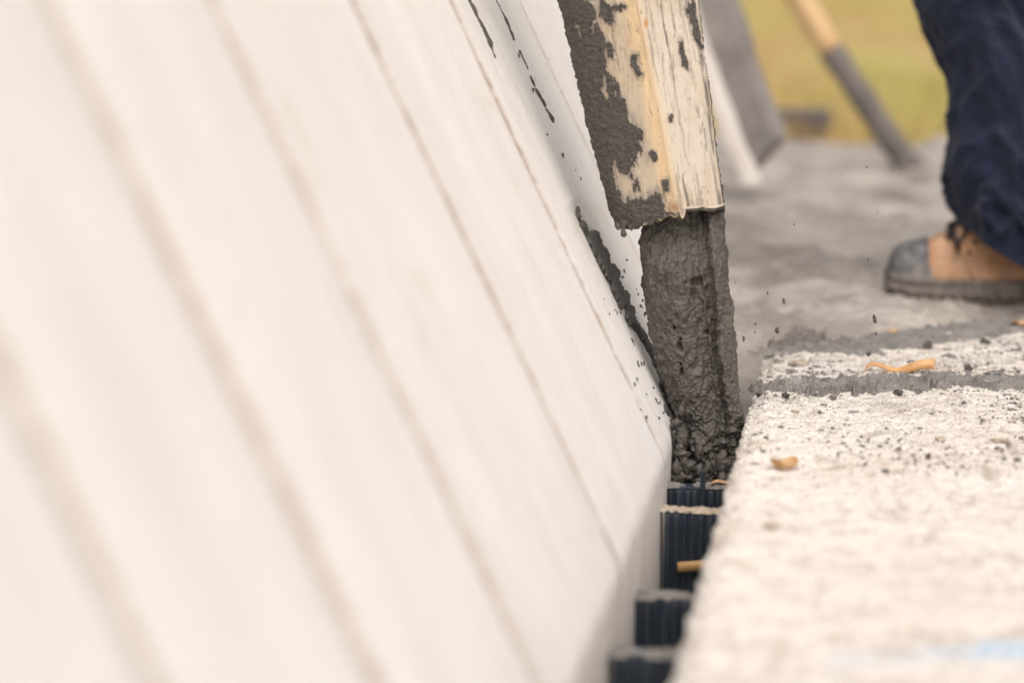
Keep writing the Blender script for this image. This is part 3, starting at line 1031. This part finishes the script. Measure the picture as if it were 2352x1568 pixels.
slope_streak('mortar_streak', [[(1072, -10, .005), (1090, 25, .009), (1110, 65, .006), (1124, 95, .012), (1136, 128, .003)]],
             'short dark mortar streak along the moulded channel at the top of the form', .0022, 1, jag=.009)
slope_streak('mortar_streak', [[(1140, 0, .003), (1165, 50, .0045), (1178, 82, .006)], [(1196, 120, .002), (1210, 150, .003), (1222, 180, .003), (1235, 210, .003), (1250, 236, .008)]],
             'thin broken dark mortar line beside the moulded channel, ending in a knob', .0020, 2, jag=.006)
slope_streak('mortar_streak', [[(1258, 255, .004), (1266, 268, .011), (1270, 276, .003)]], 'single small dark mortar dab on the form below the thin broken line', .003, 3, jag=.008)
slope_streak('mortar_streak', [[(1340, 512, .010), (1354, 540, .022), (1366, 565, .024), (1385, 590, .045), (1405, 625, .040), (1420, 655, .050), (1437, 690, .036), (1447, 718, .010)]],
             'broad dark mortar smear on the form beside the falling concrete', .0020, 4, jag=.060)
slope_streak('mortar_streak', [[(1455, 728, .008), (1472, 760, .014), (1494, 800, .012), (1510, 838, .02), (1530, 880, .036), (1546, 925, .042), (1552, 968, .04)]],
             'long dark mortar smear running down to the lower corner of the form', .0022, 5, jag=.040)
sp = []
for _ in range(34):
    y = random.uniform(640, 960); x = np.interp(y, [640, 720, 960], [1425, 1440, 1545]) - abs(random.gauss(0, 1)) * 26 - 4
    sp.append([(x, y, random.uniform(.0004, .0013)), (x + random.uniform(0, 3), y + random.uniform(1, 8), .001)])
for _ in range(30):
    y = random.uniform(60, 420); x = 1155 + .46 * y + random.gauss(0, 22)
    sp.append([(x, y, random.uniform(.0006, .0016)), (x + 1.5, y + random.uniform(2, 9), .0006)])
for (x, y) in ((1375, 465), (1383, 478), (1437, 595), (1434, 621), (1462, 664), (1478, 690), (1474, 702), (1480, 724)):
    sp.append([(x, y, .0022), (x + 2, y + 4, .0016)])
slope_streak('mortar_spatter', sp, 'fine dark mortar spatter specks on the sloped white form', .0012, 6, jag=.0012, res=.0015, kind='stuff', cat='mortar spatter')
# mortar hanging on the upright face under the corner, behind the farthest tie
me = patch('mortar_patch', (XT + .001, 0, ZT), (0, 1, 0), (0, 0, -1), (1, 0, 0), [[(3.36, .03, .05), (3.5, .08, .08), (3.45, .16, .08), (3.75, .12, .10)]], .003, .012, .012, .03, 40, .006, 90, seed=77, gate=.02)
tag(link('mortar_patch', me, m_mortar_dark), 'rough dark mortar caked on the upright foam face under the stream', 'mortar patch')

# ================================================================ MORTAR ON THE BED
def bed_patch(name, pix, label, height, seed, mat, cat, jag=.010, res=.0022, edge=.012, bump=.004, gate=0.0, bfreq=110, kind=None):
    strokes = [[(at_z(px, py)[0], at_z(px, py)[1], r) for (px, py, r) in s] for s in pix]
    me = patch(name, (0, 0, -.001), (1, 0, 0), (0, 1, 0), (0, 0, 1), strokes, res, height, edge, jag, 45, bump, bfreq, seed=seed, gate=gate)
    return tag(link(name, me, mat), label, cat, None, kind)


bed_patch('mortar_ridge', [[(1774, 895, .024), (1850, 893, .038), (1950, 890, .046), (2060, 886, .046), (2160, 880, .040), (2240, 874, .028)]],
          'long grey mortar ridge lying across the cream foam bed', .0105, 21, m_mortar, 'mortar ridge', jag=.055, bump=.0135, bfreq=70, res=.0017)
bed_patch('mortar_smear', [[(1790, 893, .035), (1900, 890, .062), (2100, 884, .062), (2300, 878, .06), (2450, 876, .06)]], 'thin patchy grey mortar smear spread along both sides of the long ridge', .0032, 27, m_mortar, 'mortar smear',
          jag=.05, bump=.003, gate=.12, res=.0018)
bed_patch('mortar_mound', [[(1782, 803, .020), (1812, 792, .030), (1850, 784, .036), (1895, 790, .028), (1935, 796, .016)]],
          'dark grey mortar mound heaped on the far corner of the foam bed', .012, 22, m_caked, 'mortar mound', jag=.06, bump=.014, edge=.03, bfreq=55)
bed_patch('mortar_bank', [[(1776, 809, .022), (1850, 803, .040), (1930, 801, .036), (2040, 797, .034), (2100, 790, .03)]],
          'low grey mortar bank along the far left rim of the foam bed', .010, 26, m_mortar, 'mortar bank', jag=.045, bump=.012, edge=.025, bfreq=60)
bed_patch('mortar_ridge', [[(2290, 893, .02), (2352, 888, .035), (2460, 886, .05)]], 'short grey mortar ridge at the right edge of the foam bed', .010, 23, m_mortar, 'mortar ridge', jag=.03, bump=.005)
bed_patch('mortar_film', [[(1960, 802, .05), (2080, 782, .06), (2200, 765, .06), (2330, 748, .06), (2460, 738, .07)]], 'thin broken mortar crust over the far rim of the foam bed', .006, 24, m_mortar, 'mortar crust',
          jag=.05, bump=.005, gate=.10)

# crumbs: a great many small ones as one mass
prot = [lump('c%d' % i, 1.0, 300 + i, 1, .9, 1.6, (1, 1, .6)) for i in range(6)]
PV = [np.array([v.co[:] for v in p.vertices]) for p in prot]
PF = [np.array([f.vertices[:] for f in p.polygons]) for p in prot]
vs, fs, off = [], [], 0
cnt = 0
while cnt < 3000:
    if cnt % 3 == 0:
        px, py = random.uniform(1740, 2450), 872 + abs(random.gauss(0, 1)) * random.choice((-26, 30))
    else:
        px, py = random.uniform(1700, 2460), 760 + random.random() ** 1.6 * 330
    p = at_z(px, py)
    if p[0] < XR + .008 or p[1] > fa[1] + (p[0] - fa[0]) / (fb[0] - fa[0]) * (fb[1] - fa[1]) + .05:
        continue
    if fbm(np.array([[p[0] * 9, p[1] * 14, 0]]), 3, 91)[0] < random.uniform(-.5, .35):
        continue
    k = random.randrange(6)
    r = min(.0007 + random.expovariate(1 / .0008), .0045)
    a = random.random() * 6.28
    ca, sa = math.cos(a), math.sin(a)
    q = PV[k] * r * np.array([random.uniform(.8, 1.5), random.uniform(.8, 1.4), 1])
    q = np.stack([q[:, 0] * ca - q[:, 1] * sa + p[0], q[:, 0] * sa + q[:, 1] * ca + p[1], q[:, 2] + r * .5], -1)
    vs.append(q); fs.append(PF[k] + off); off += len(q)
    cnt += 1
me = mesh_np('mortar_crumbs', np.vstack(vs), np.vstack(fs), smooth=False)
tag(link('mortar_crumbs', me, m_crumb), 'small mortar crumbs strewn over the cream foam bed', 'crumbs', kind='stuff')
for p in prot:
    bpy.data.meshes.remove(p)

# larger lumps one by one
lumps = [(1832, 838, .0125, m_beige, 'flat beige chip on the foam between the mound and the ridge', 'chip', (1.7, .9, .5)),
         (1774, 1212, .011, m_beige, 'blurred brown crumb on the near part of the foam bed', 'crumb', (1.3, 1.2, .6)),
         (1806, 912, .008, m_mortar_dark, 'dark mortar lump just below the left end of the ridge', 'mortar lump', (1, 1, 1)),
         (1914, 915, .007, m_mortar, 'grey mortar lump below the middle of the ridge', 'mortar lump', (1.2, 1, .8)),
         (2062, 905, .008, m_mortar_dark, 'dark mortar lump under the right half of the ridge', 'mortar lump', (1.2, 1, .9)),
         (2165, 894, .011, m_mortar, 'larger grey mortar lump at the right end of the ridge', 'mortar lump', (1.4, 1, .8)),
         (2225, 850, .010, m_mortar_dark, 'round dark mortar lump right of the orange strip', 'mortar lump', (1, 1, .9)),
         (2280, 862, .012, m_mortar, 'grey mortar lump near the right edge beyond the ridge', 'mortar lump', (1.4, 1, .7)),
         (2298, 1013, .010, m_beige, 'beige crumb on the bare foam near the right edge', 'crumb', (1.9, 1, .45)),
         (2160, 1012, .008, m_beige, 'tan crumb on the bare foam below the right end of the ridge', 'crumb', (1.2, 1, .8)),
         (1826, 946, .006, m_beige, 'small tan crumb below the left part of the ridge', 'crumb', (1.4, 1, .6)),
         (1963, 950, .008, m_mortar, 'low grey crumb below the middle of the ridge on bare foam', 'crumb', (1.7, 1, .5)),
         (2132, 1050, .005, m_mortar_dark, 'tiny dark crumb alone on the bare foam', 'crumb', (1, 1, 1)),
         (2180, 822, .012, m_mortar, 'grey lump beyond the orange strip toward the far rim', 'mortar lump', (1.5, 1, .6)),
         (2130, 800, .013, m_mortar_dark, 'dark lump on the far rim of the foam bed', 'mortar lump', (1, 1, .9)),
         (2052, 766, .011, m_chip, 'small orange brown chip on the wet concrete behind the foam', 'chip', (1.6, 1, .7)),
         (2262, 790, .010, m_mortar_dark, 'dark lump near the far right rim of the foam bed', 'mortar lump', (1.3, 1, 1))]
for i, (px, py, r, mt, lab, cat, sq) in enumerate(lumps):
    p = at_z(px, py)
    o = link('chip' if cat == 'chip' else ('crumb' if cat == 'crumb' else 'mortar_lump'), lump('lump', r * .60, 400 + i, 4, .95, 1.5, sq), mt, None, (p[0], p[1], r * sq[2] * .35))
    tag(o, lab, cat, 'single lumps lying on the foam bed')


def shaving(name, pts, wid, mat, label, cat, th_=.0012, roll=0.0):
    pts = np.asarray(pts, float)
    n_ = 40
    t = np.linspace(0, len(pts) - 1, n_)
    P = np.stack([np.interp(t, np.arange(len(pts)), pts[:, k]) for k in range(3)], -1)
    for _ in range(4):
        P[1:-1] = (P[:-2] + 2 * P[1:-1] + P[2:]) / 4
    L = []
    for i in range(n_):
        a = roll * (i / (n_ - 1)) + .35
        side = np.array([0, math.cos(a), math.sin(a)])
        nn = np.array([0, -math.sin(a), math.cos(a)])
        w = np.interp(i / (n_ - 1), np.linspace(0, 1, len(wid)), wid)
        L.append([P[i] + side * w + nn * th_, P[i] - side * w + nn * th_, P[i] - side * w - nn * th_, P[i] + side * w - nn * th_])
    o = link(name, loft(name, L), mat)
    tag(o, label, cat)


# curled orange strip: a loop at the left, a flat tail at the right
yb = at_z(2060, 858)[1]
loop = [(2050, 858), (2030, 858), (2008, 859), (1990, 860), (1984, 850), (1992, 839), (2006, 836), (2020, 840), (2036, 848), (2054, 853), (2070, 852), (2086, 847), (2102, 841), (2122, 838), (2147, 838)]
shaving('plastic_strip', [at_y(px, py + 1, yb) + np.array([0, .004 * math.sin(i), .002]) for i, (px, py) in enumerate(loop)],
        [.003, .003, .003, .0035, .0045, .007, .0085], m_orange, 'curled orange plastic strip lying behind the mortar ridge', 'plastic strip', .0009, .95)
# two orange leaf-like chips
def curl_chip(name, px, py, size, label, seed, lift=.0):
    p = at_z(px, py)
    n_ = 22
    u = np.linspace(-1, 1, n_)
    Uu, Vv = np.meshgrid(u, u, indexing='ij')
    rr = np.hypot(Uu, Vv)
    sq = np.maximum(np.abs(Uu), np.abs(Vv)) / (rr + 1e-6)
    Xx, Yy = Uu * sq, Vv * sq
    k = 1 + .25 * fbm(np.stack([Xx * 1.2, Yy * 1.2, Xx * 0], -1), 2, seed)
    H = .55 * (Xx * .8 + .3 * Yy) ** 2 + .30 * np.abs(Yy) + .10 * fbm(np.stack([Xx * 2, Yy * 2, Xx * 0 + 3], -1), 2, seed)
    Vt = np.stack([Xx * size * k, Yy * size * .8 * k, H * size * 1.5 + .003], -1)
    Vb = Vt.copy(); Vb[..., 2] -= .0016
    F = grid_faces(n_, n_)
    b = n_ * n_
    ring = list(range(n_)) + [i * n_ + n_ - 1 for i in range(1, n_)] + [(n_ - 1) * n_ + i for i in range(n_ - 2, -1, -1)] + [i * n_ for i in range(n_ - 2, 0, -1)]
    side = [(ring[i], ring[(i + 1) % len(ring)], ring[(i + 1) % len(ring)] + b, ring[i] + b) for i in range(len(ring))]
    me = mesh_np(name, np.vstack([Vt.reshape(-1, 3), Vb.reshape(-1, 3)]), np.vstack([F, F[:, ::-1] + b, np.array(side)]))
    o = link(name, me, m_chip, None, (p[0], p[1], lift))
    tag(o, label, 'chip', 'orange chips on the foam')


curl_chip('wood_chip', 1801, 1080, .0175, 'curled orange chip alone on the near left part of the foam', 31)
curl_chip('wood_chip', 2341, 752, .013, 'orange chip at the far right rim of the foam bed', 32)

# ================================================================ DROPLETS IN THE AIR
drops = [(1991, 384, .0022, 1.0), (1824, 515, .0022, 1), (1994, 596, .002, 1.4), (1689, 648, .0016, 1), (1763, 673, .0022, 1.4), (1800, 691, .0036, 2.0), (2009, 733, .0042, 2.0), (2016, 488, .0014, 1),
         (1754, 732, .0016, 1), (1785, 759, .0048, 1.3), (1736, 743, .0024, 1), (1734, 763, .0022, 1), (1708, 778, .003, 1.9), (1777, 774, .0016, 1), (2012, 766, .003, 1.2), (1995, 812, .0055, 1.0),
         (1977, 776, .0016, 1), (1440, 597, .0034, .6), (1434, 621, .0034, .5), (1466, 676, .002, 1.4), (1476, 690, .0026, 1.2), (1471, 703, .0022, 1.3), (1482, 720, .003, 1.2), (1487, 742, .002, 1), (1493, 760, .0034, 1.2)]
for i, (px, py, r, el) in enumerate(drops):
    p = at_y(px, py, YS + .02 + .03 * math.sin(i * 2.1))
    o = link('concrete_droplet', lump('concrete_droplet', r * .72, 500 + i, 2, .75, 1.5, (.8, .8, el)), m_mortar_dark, None, tuple(p))
    o.rotation_euler = (0, random.uniform(-.5, .5), 0)
    special = {0: 'small dark droplet in the air beside the foot of the shovel', 1: 'small dark droplet in the air left of the shovel foot, over the wet slab', 2: 'small dark droplet in the air just left of the boot toe',
               5: 'bent dark droplet in the air high above the mortar mound', 6: 'long twisted dark droplet in the air below the boot toe', 9: 'fat dark droplet in the air right above the mortar mound',
               12: 'slim slanting droplet in the air closest to the falling stream', 15: 'angular dark droplet in the air above the left end of the orange strip',
               17: 'topmost dark flake in the air left of the falling stream', 18: 'second dark flake from the top, left of the falling stream', 14: 'small round droplet in the air below the long twisted one',
               7: 'tiny dark speck in the air between the shovel foot and the boot', 3: 'tiny dark speck in the air close to the right flank of the stream'}
    lab = special.get(i) or ('small dark concrete droplet flying left of the falling stream' if px < 1500 else 'small dark concrete droplet flying right of the falling stream')
    tag(o, lab, 'droplet', 'droplets left of the stream' if px < 1500 else 'droplets right of the stream')

# ================================================================ THE WORKER (legs)
zb = -.012
toe = at_z(2040, 664, zb)
YB = float(at_z(2200, 682, zb)[1]) + .02
SCB = FPX / YB


def wx(px, y=YB):
    return float(at_y(px, 600, y)[0])


def wz(py, y=YB):
    return float(at_y(2250, py, y)[2])


toe_x = wx(2041)
BL = .315


def build_boot(parent, ox, oy, oz, first):
    """boot pointing to -x, toe tip at ox; returns the upper, with sole, toe cap and laces as its children"""
    t = np.array([0, .03, .08, .16, .25, .36, .48, .60, .74, .88, .97, 1.0])
    hw = np.array([.016, .034, .043, .047, .049, .049, .046, .042, .038, .037, .030, .014])
    htop = np.array([.060, .084, .094, .100, .107, .124, .146, .165, .178, .182, .178, .170])
    n_ = 64
    tt = np.linspace(0, 1, 70)
    ph = np.linspace(0, 2 * np.pi, n_, endpoint=False)
    L = []
    for q in tt:
        w = np.interp(q, t, hw); h = np.interp(q, t, htop)
        c = np.sign(np.cos(ph)) * np.abs(np.cos(ph)) ** .75
        s = np.sin(ph)
        s = np.where(s > 0, np.abs(s) ** .8, -np.abs(s) ** .45)
        z = .020 + (h - .020) * (.42 + .58 * s) if False else np.where(s > 0, .045 * (h / .08) ** .5 + (h - .045 * (h / .08) ** .5) * s, .020 + (.045 * (h / .08) ** .5 - .020) * (1 + s))
        bul = 1 + .04 * np.sin(z * 60)
        L.append(np.stack([np.full(n_, q * BL), w * c * bul, z], -1))
    L = np.array(L)
    L += .0012 * fbm(L * 40, 3, 7)[..., None]
    up = link('boot', loft('boot', L), m_leather, parent, (ox, oy, oz))
    # sole: welt and lugs
    out = []
    for sgn, rngq in ((1, np.linspace(0, 1, 40)), (-1, np.linspace(1, 0, 40))):
        for q in rngq:
            w = np.interp(q, t, hw) + .006
            out.append((q * (BL + .012) - .008, sgn * w))
    out = np.array(out)
    loops = []
    for z, g in ((0.0, .97), (.004, 1.0), (.018, 1.0), (.019, .975), (.022, .975), (.023, 1.0), (.031, 1.0), (.034, .95)):
        zz = z + .012 * np.clip((.06 - out[:, 0]) / .07, 0, 1) ** 2
        loops.append(np.stack([BL / 2 + (out[:, 0] - BL / 2) * g, out[:, 1] * g, zz], -1))
    link('sole', loft('sole', loops), m_sole, up)
    for i in range(13):
        q = .08 + i * .068
        w = float(np.interp(q, t, hw)) + .006
        for sgn in (-1, 1):
            bm = bmesh.new()
            box_bm(bm, (q * BL - .007, min(sgn * w * 1.0, sgn * w * .5), -.003), (q * BL + .006, max(sgn * w * 1.0, sgn * w * .5), .005), .001)
            link('tread_lug', bm_mesh('tread_lug', bm), m_sole, up)
    # toe cap: a shell standing 2 mm proud over the first part
    k1 = int(.255 * 70)
    cap = L[:k1].copy()
    cen = cap.mean(1, keepdims=True)
    dirs = cap - cen; dirs /= np.linalg.norm(dirs, axis=-1, keepdims=True) + 1e-9
    fade = np.linspace(1, 1, k1)[:, None, None]
    cap = cap + dirs * .0028 * fade
    # slanting rear edge, further back at the sides
    cap[..., 0] += (np.arange(k1) / k1)[:, None] ** 3 * .020 * np.clip((.07 - cap[..., 2]) / .05, 0, 1)
    cap[0, :, 0] -= .003
    link('toe_cap', loft('toe_cap', cap), m_toe, up)
    # quarter: the rear leather panel overlaps the vamp, its front edge raked back
    k0 = int(.44 * 70)
    qt = L[k0:].copy()
    cq = qt.mean(1, keepdims=True)
    dq = qt - cq; dq /= np.linalg.norm(dq, axis=-1, keepdims=True) + 1e-9
    qt = qt + dq * .0030
    fr = 1 - np.clip(np.arange(len(qt)) / 16.0, 0, 1)[:, None]
    qt[..., 0] += fr * .045 * (np.clip((.10 - qt[..., 2]) / .08, 0, 1) - .3) 
    link('quarter', loft('quarter', qt), m_leather, up)
    for zz_ in (.085, .105, .125):
        for sgn in (-1, 1):
            link('eyelet', lump('eyelet', .0042, 3, 2, .1), m_lace, up, (.47 * BL + (zz_ - .085) * .5, sgn * .0475, zz_))
    # tongue
    tg = []
    for q in np.linspace(.42, .70, 14):
        h = np.interp(q, t, htop) + .004
        w = .022
        y = np.linspace(-w, w, 9)
        tg.append(np.concatenate([np.stack([np.full(9, q * BL), y, h - .18 * y * y / w + .004 * np.sin(q * 20)], -1), np.stack([np.full(9, q * BL), y[::-1], h - .006 - .18 * y[::-1] ** 2 / w], -1)]))
    link('tongue', loft('tongue', np.array(tg)), m_toe, up)
    # laces
    for i in range(5):
        q = .345 + i * .066
        h = float(np.interp(q, t, htop)) + .007
        h2 = float(np.interp(q + .045, t, htop)) + .007
        pts = [(q * BL, -.036, h - .022), (q * BL + .004, -.020, h - .002), (q * BL + .009, 0, h + .003), ((q + .045) * BL, .020, h2 - .002), ((q + .05) * BL, .036, h2 - .022)]
        link('lace', tube('lace', pts, .0054, 8), m_lace, up)
        pts = [(p[0], -p[1], p[2] + .001) for p in pts]
        link('lace', tube('lace', pts, .0054, 8), m_lace, up)
    for (dx, dz, sw) in ((.0, .0, 1), (.012, .002, -1)):
        q = .40
        h = float(np.interp(q, t, htop))
        pts = [(q * BL + dx, -.015, h + .010 + dz), (q * BL - .016 * sw, -.032, h + .006), (q * BL - .012 * sw, -.046, h - .012), (q * BL + .004 * sw, -.050, h - .034), (q * BL + .002, -.0505, h - .044)]
        link('lace', tube('lace', pts, .0040, 8), m_lace, up)
    return up


person_lab = 'person in navy work trousers and tan work boots standing on the wet concrete'
# legs as one continuous body (under the cloth)
ank_x = toe_x + .70 * BL
hipx = ank_x - .03
bm = bmesh.new()
pt = {}
chain = {'pel': (hipx + .02, YB + .12, .95, .15, .12), 'hl': (hipx, YB, .88, .095, .1), 'kl': (hipx - .045, YB, .50, .062, .065), 'cl': (ank_x - .015, YB, .36, .058, .06), 'al': (ank_x, YB, .12, .038, .04), 'fl': (ank_x - .10, YB, .055, .032, .03),
         'hr': (hipx + .12, YB + .26, .88, .095, .1), 'kr': (hipx + .16, YB + .28, .50, .062, .065), 'ar': (ank_x + .22, YB + .29, .12, .038, .04), 'fr': (ank_x + .12, YB + .29, .055, .032, .03), 'wa': (hipx + .03, YB + .12, 1.12, .14, .11)}
for k, v in chain.items():
    pt[k] = bm.verts.new(v[:3])
for a, b in (('pel', 'hl'), ('hl', 'kl'), ('kl', 'cl'), ('cl', 'al'), ('al', 'fl'), ('pel', 'hr'), ('hr', 'kr'), ('kr', 'ar'), ('ar', 'fr'), ('pel', 'wa')):
    bm.edges.new((pt[a], pt[b]))
me = bpy.data.meshes.new('person')
bm.to_mesh(me); bm.free()
sk = me.skin_vertices.get('') if me.skin_vertices else None
person = bpy.data.objects.new('person', me)
COL.objects.link(person)
md = person.modifiers.new('skin', 'SKIN')
for i, v in enumerate(chain.values()):
    d_ = me.skin_vertices[0].data[i]
    d_.radius = (v[3], v[4]); d_.use_root = (i == 0)
sub = person.modifiers.new('smooth', 'SUBSURF'); sub.levels = 1; sub.render_levels = 1
me.materials.append(m_skin)
tag(person, person_lab, 'person')
build_boot(person, toe_x, YB, zb + .003, True)
b2 = build_boot(person, toe_x + .24, YB + .29, zb + .003, False)


def trouser_leg(cx_tab, cy, hem_front_z, hem_back_z, rad_tab, seed, ztop=1.0):
    n_, m_ = 260, 150
    ph = np.linspace(0, 2 * np.pi, m_, endpoint=False)
    L = np.zeros((n_, m_, 3))
    for i, t in enumerate(np.linspace(0, 1, n_)):
        front = .5 - .5 * np.cos(ph)         # 1 towards -x
        zlow = np.maximum(.012, hem_back_z + (hem_front_z - hem_back_z) * front)
        z = zlow + (ztop - zlow) * t
        zc = z
        cx = np.interp(zc, cx_tab[:, 0], cx_tab[:, 1])
        rx = np.interp(zc, rad_tab[:, 0], rad_tab[:, 1]); ry = np.interp(zc, rad_tab[:, 0], rad_tab[:, 2])
        L[i] = np.stack([cx + rx * np.cos(ph), cy + ry * np.sin(ph), z], -1)
    Zz = L[..., 2]
    dirn = np.stack([np.cos(ph), np.sin(ph), ph * 0], -1)[None]
    stack = sstep(.36, .08, Zz)              # cloth bunches above the boot
    Q = np.stack([np.cos(ph)[None] * 1.2 + Zz * 1.5, np.sin(ph)[None] * 1.2 + 0 * Zz, Zz * 5 + .9 * np.sin(ph)[None]], -1)
    folds = fbm(Q * 1.6, 3, seed, .55)
    rid = (1 - np.abs(fbm(Q * np.array([1.3, 1.3, 2.2]) + 5, 3, seed + 2)) * 2.4)
    dsp = .018 * folds + .023 * np.clip(rid, 0, 1) ** 2 * (.45 + .9 * stack)
    slack = np.sin((Zz * 36 + 1.8 * np.sin(ph)[None] + 2.0 * folds)) * .007 * stack
    # long soft drape folds down the shin
    drape = .016 * np.clip(fbm(np.stack([ph[None] * 1.1 + Zz * 1.8, Zz * 1.6, Zz * 0], -1), 2, seed + 6), -.3, 1)
    calm = .35 + .65 * sstep(0, .07, Zz - Zz[:1])
    L = L + dirn * ((dsp + slack) * calm + drape)[..., None]
    # turned hem: double thickness
    inner = L[:26] - dirn * .006
    return np.concatenate([inner[::-1], L], 0)


def prof_x(py):
    return wx(float(np.interp(py, [-400, 0, 100, 200, 300, 350, 470, 510], [2050, 2080, 2118, 2156, 2172, 2178, 2182, 2198])))


zs_ = [wz(p) for p in (-400, 0, 100, 200, 300, 350, 470, 510)]
xs_ = [prof_x(p) for p in (-400, 0, 100, 200, 300, 350, 470, 510)]
order = np.argsort(zs_)
zt_ = np.array(zs_)[order]; xt_ = np.array(xs_)[order]
rz = np.array([[0.0, .118, .105], [.15, .112, .10], [.35, .108, .100], [.55, .118, .11], [.9, .13, .13]])
cxt = np.stack([zt_, xt_ + np.interp(zt_, rz[:, 0], rz[:, 1]) + .006], -1)
L1 = trouser_leg(cxt, YB, wz(505), wz(505) - .15, rz, 3)
o = link('trouser_leg', loft('trouser_leg', L1, caps=False), m_trouser, person)
cxt2 = cxt.copy(); cxt2[:, 1] += .24 + .10 * np.clip(cxt2[:, 0], 0, 1)
L2 = trouser_leg(cxt2, YB + .29, .13, .05, rz, 13)
link('trouser_leg', loft('trouser_leg', L2, caps=False), m_trouser, person)
# seat of the trousers
bm = bmesh.new()
bmesh.ops.create_uvsphere(bm, u_segments=40, v_segments=24, radius=1)
bmesh.ops.scale(bm, verts=bm.verts, vec=(.19, .27, .20))
bmesh.ops.translate(bm, verts=bm.verts, vec=(hipx + .12, YB + .13, 1.02))
link('trouser_seat', bm_mesh('trouser_seat', bm, True), m_trouser, person)

# ================================================================ SHOVEL STUCK IN THE SLAB
g0 = at_z(2092, 392, -.01)
YH = float(g0[1])
top_p = at_y(1660, -290, YH - .10)
j_p = at_y(1906, 112, YH - .04)
shovel = empty('shovel', tuple(g0), 'shovel with a pale wood handle, its lower shaft caked grey, stuck in the slab', 'shovel')
s0 = np.array(g0)
P = [j_p + (top_p - j_p) * t for t in np.linspace(-.02, 1, 16)]
me = tube('handle', np.array(P) - s0, [.035] * 16, 20)
link('handle', me, m_wood, shovel)
ax_ = (g0 - j_p)
P = [j_p + ax_ * t for t in np.linspace(0, .96, 50)]
rr_ = [.036 + .003 * math.sin(i * 1.3) + .002 * math.sin(i * .37) for i in range(50)]
me = tube('shaft', np.array(P) - s0, rr_, 20)
link('shaft', me, m_caked, shovel)
# blade, mostly sunk in the concrete
bl = []
dirb = ax_ / np.linalg.norm(ax_)
sidev = np.array([.55, .83, 0]); nb_ = np.cross(dirb, sidev)
for t in np.linspace(0, 1, 12):
    w = .03 + .08 * min(1, t * 3) * (1 - .5 * max(0, t - .6))
    row = []
    for q in np.linspace(-1, 1, 9):
        row.append(g0 - dirb * .07 + dirb * (.28 * t) + sidev * w * q + nb_ * (.02 * q * q))
    for q in np.linspace(1, -1, 9):
        row.append(g0 - dirb * .07 + dirb * (.28 * t) + sidev * w * q + nb_ * (.02 * q * q - .004))
    bl.append(row)
link('blade', loft('blade', np.array(bl) - s0), m_caked, shovel)

# ================================================================ BOARDS BEHIND THE SPOUT
def slanted_board(name, pts_l, pts_r, Y0, thick, mat, label, cat):
    """board whose two long edges are measured, with real thickness going back"""
    L = []
    for (l, r) in zip(pts_l, pts_r):
        a, b = at_y(*l, Y0), at_y(*r, Y0)
        back = np.array([0.03, thick, 0])
        L.append([a, b, b + back, a + back])
    L = np.array(L)
    # resample with slight roughness
    n_ = 60
    t = np.linspace(0, len(L) - 1, n_)
    i0 = np.clip(t.astype(int), 0, len(L) - 2); f = (t - i0)[:, None, None]
    Ls = L[i0] * (1 - f) + L[i0 + 1] * f
    Ls = Ls + .004 * fbm(Ls * 12, 3, 17)[..., None]
    base_ = Ls[-1].mean(0)
    me = loft(name, Ls - base_)
    me.polygons.foreach_set('use_smooth', np.zeros(len(me.polygons), bool))
    o = link(name, me, mat, None, tuple(base_))
    tag(o, label, cat)


slanted_board('leaning_board', [(1380, -620), (1560, -100), (1590, 0), (1640, 200), (1690, 420)], [(1520, -620), (1652, -100), (1686, 0), (1750, 200), (1740, 425)][:0] or
              [(1500, -620), (1640, -100), (1668, 0), (1738, 220), (1782, 318)], 6.05, .05, m_board, 'wide grey concrete splashed board leaning behind the pour spout', 'board')
slanted_board('leaning_batten', [(1486, -200), (1562, 60), (1610, 190), (1652, 300), (1700, 428)], [(1506, -200), (1582, 60), (1630, 190), (1672, 300), (1720, 425)], 5.92, .04, m_pale,
              'slim white batten leaning in front of the grey board', 'board')
# dark block at the slab edge
p0, p1 = at_z(1782, 300, 0.0), at_z(1908, 298, 0.0)
bm = bmesh.new()
hx = (p1[0] - p0[0]) / 2
box_bm(bm, (-hx, -.09, -.03), (hx, .09, .068), .012)
bmesh.ops.subdivide_edges(bm, edges=bm.edges, cuts=2, use_grid_fill=True)
for v in bm.verts:
    v.co += Vector((vnoise(np.array([[v.co.x * 20, v.co.y * 20, v.co.z * 20]]), 3)[0] * .006,) * 3)
o = link('rubber_block', bm_mesh('rubber_block', bm), m_block, None, ((p0[0] + p1[0]) / 2, p0[1], .005))
tag(o, 'dark low block lying at the far edge of the wet slab', 'block')
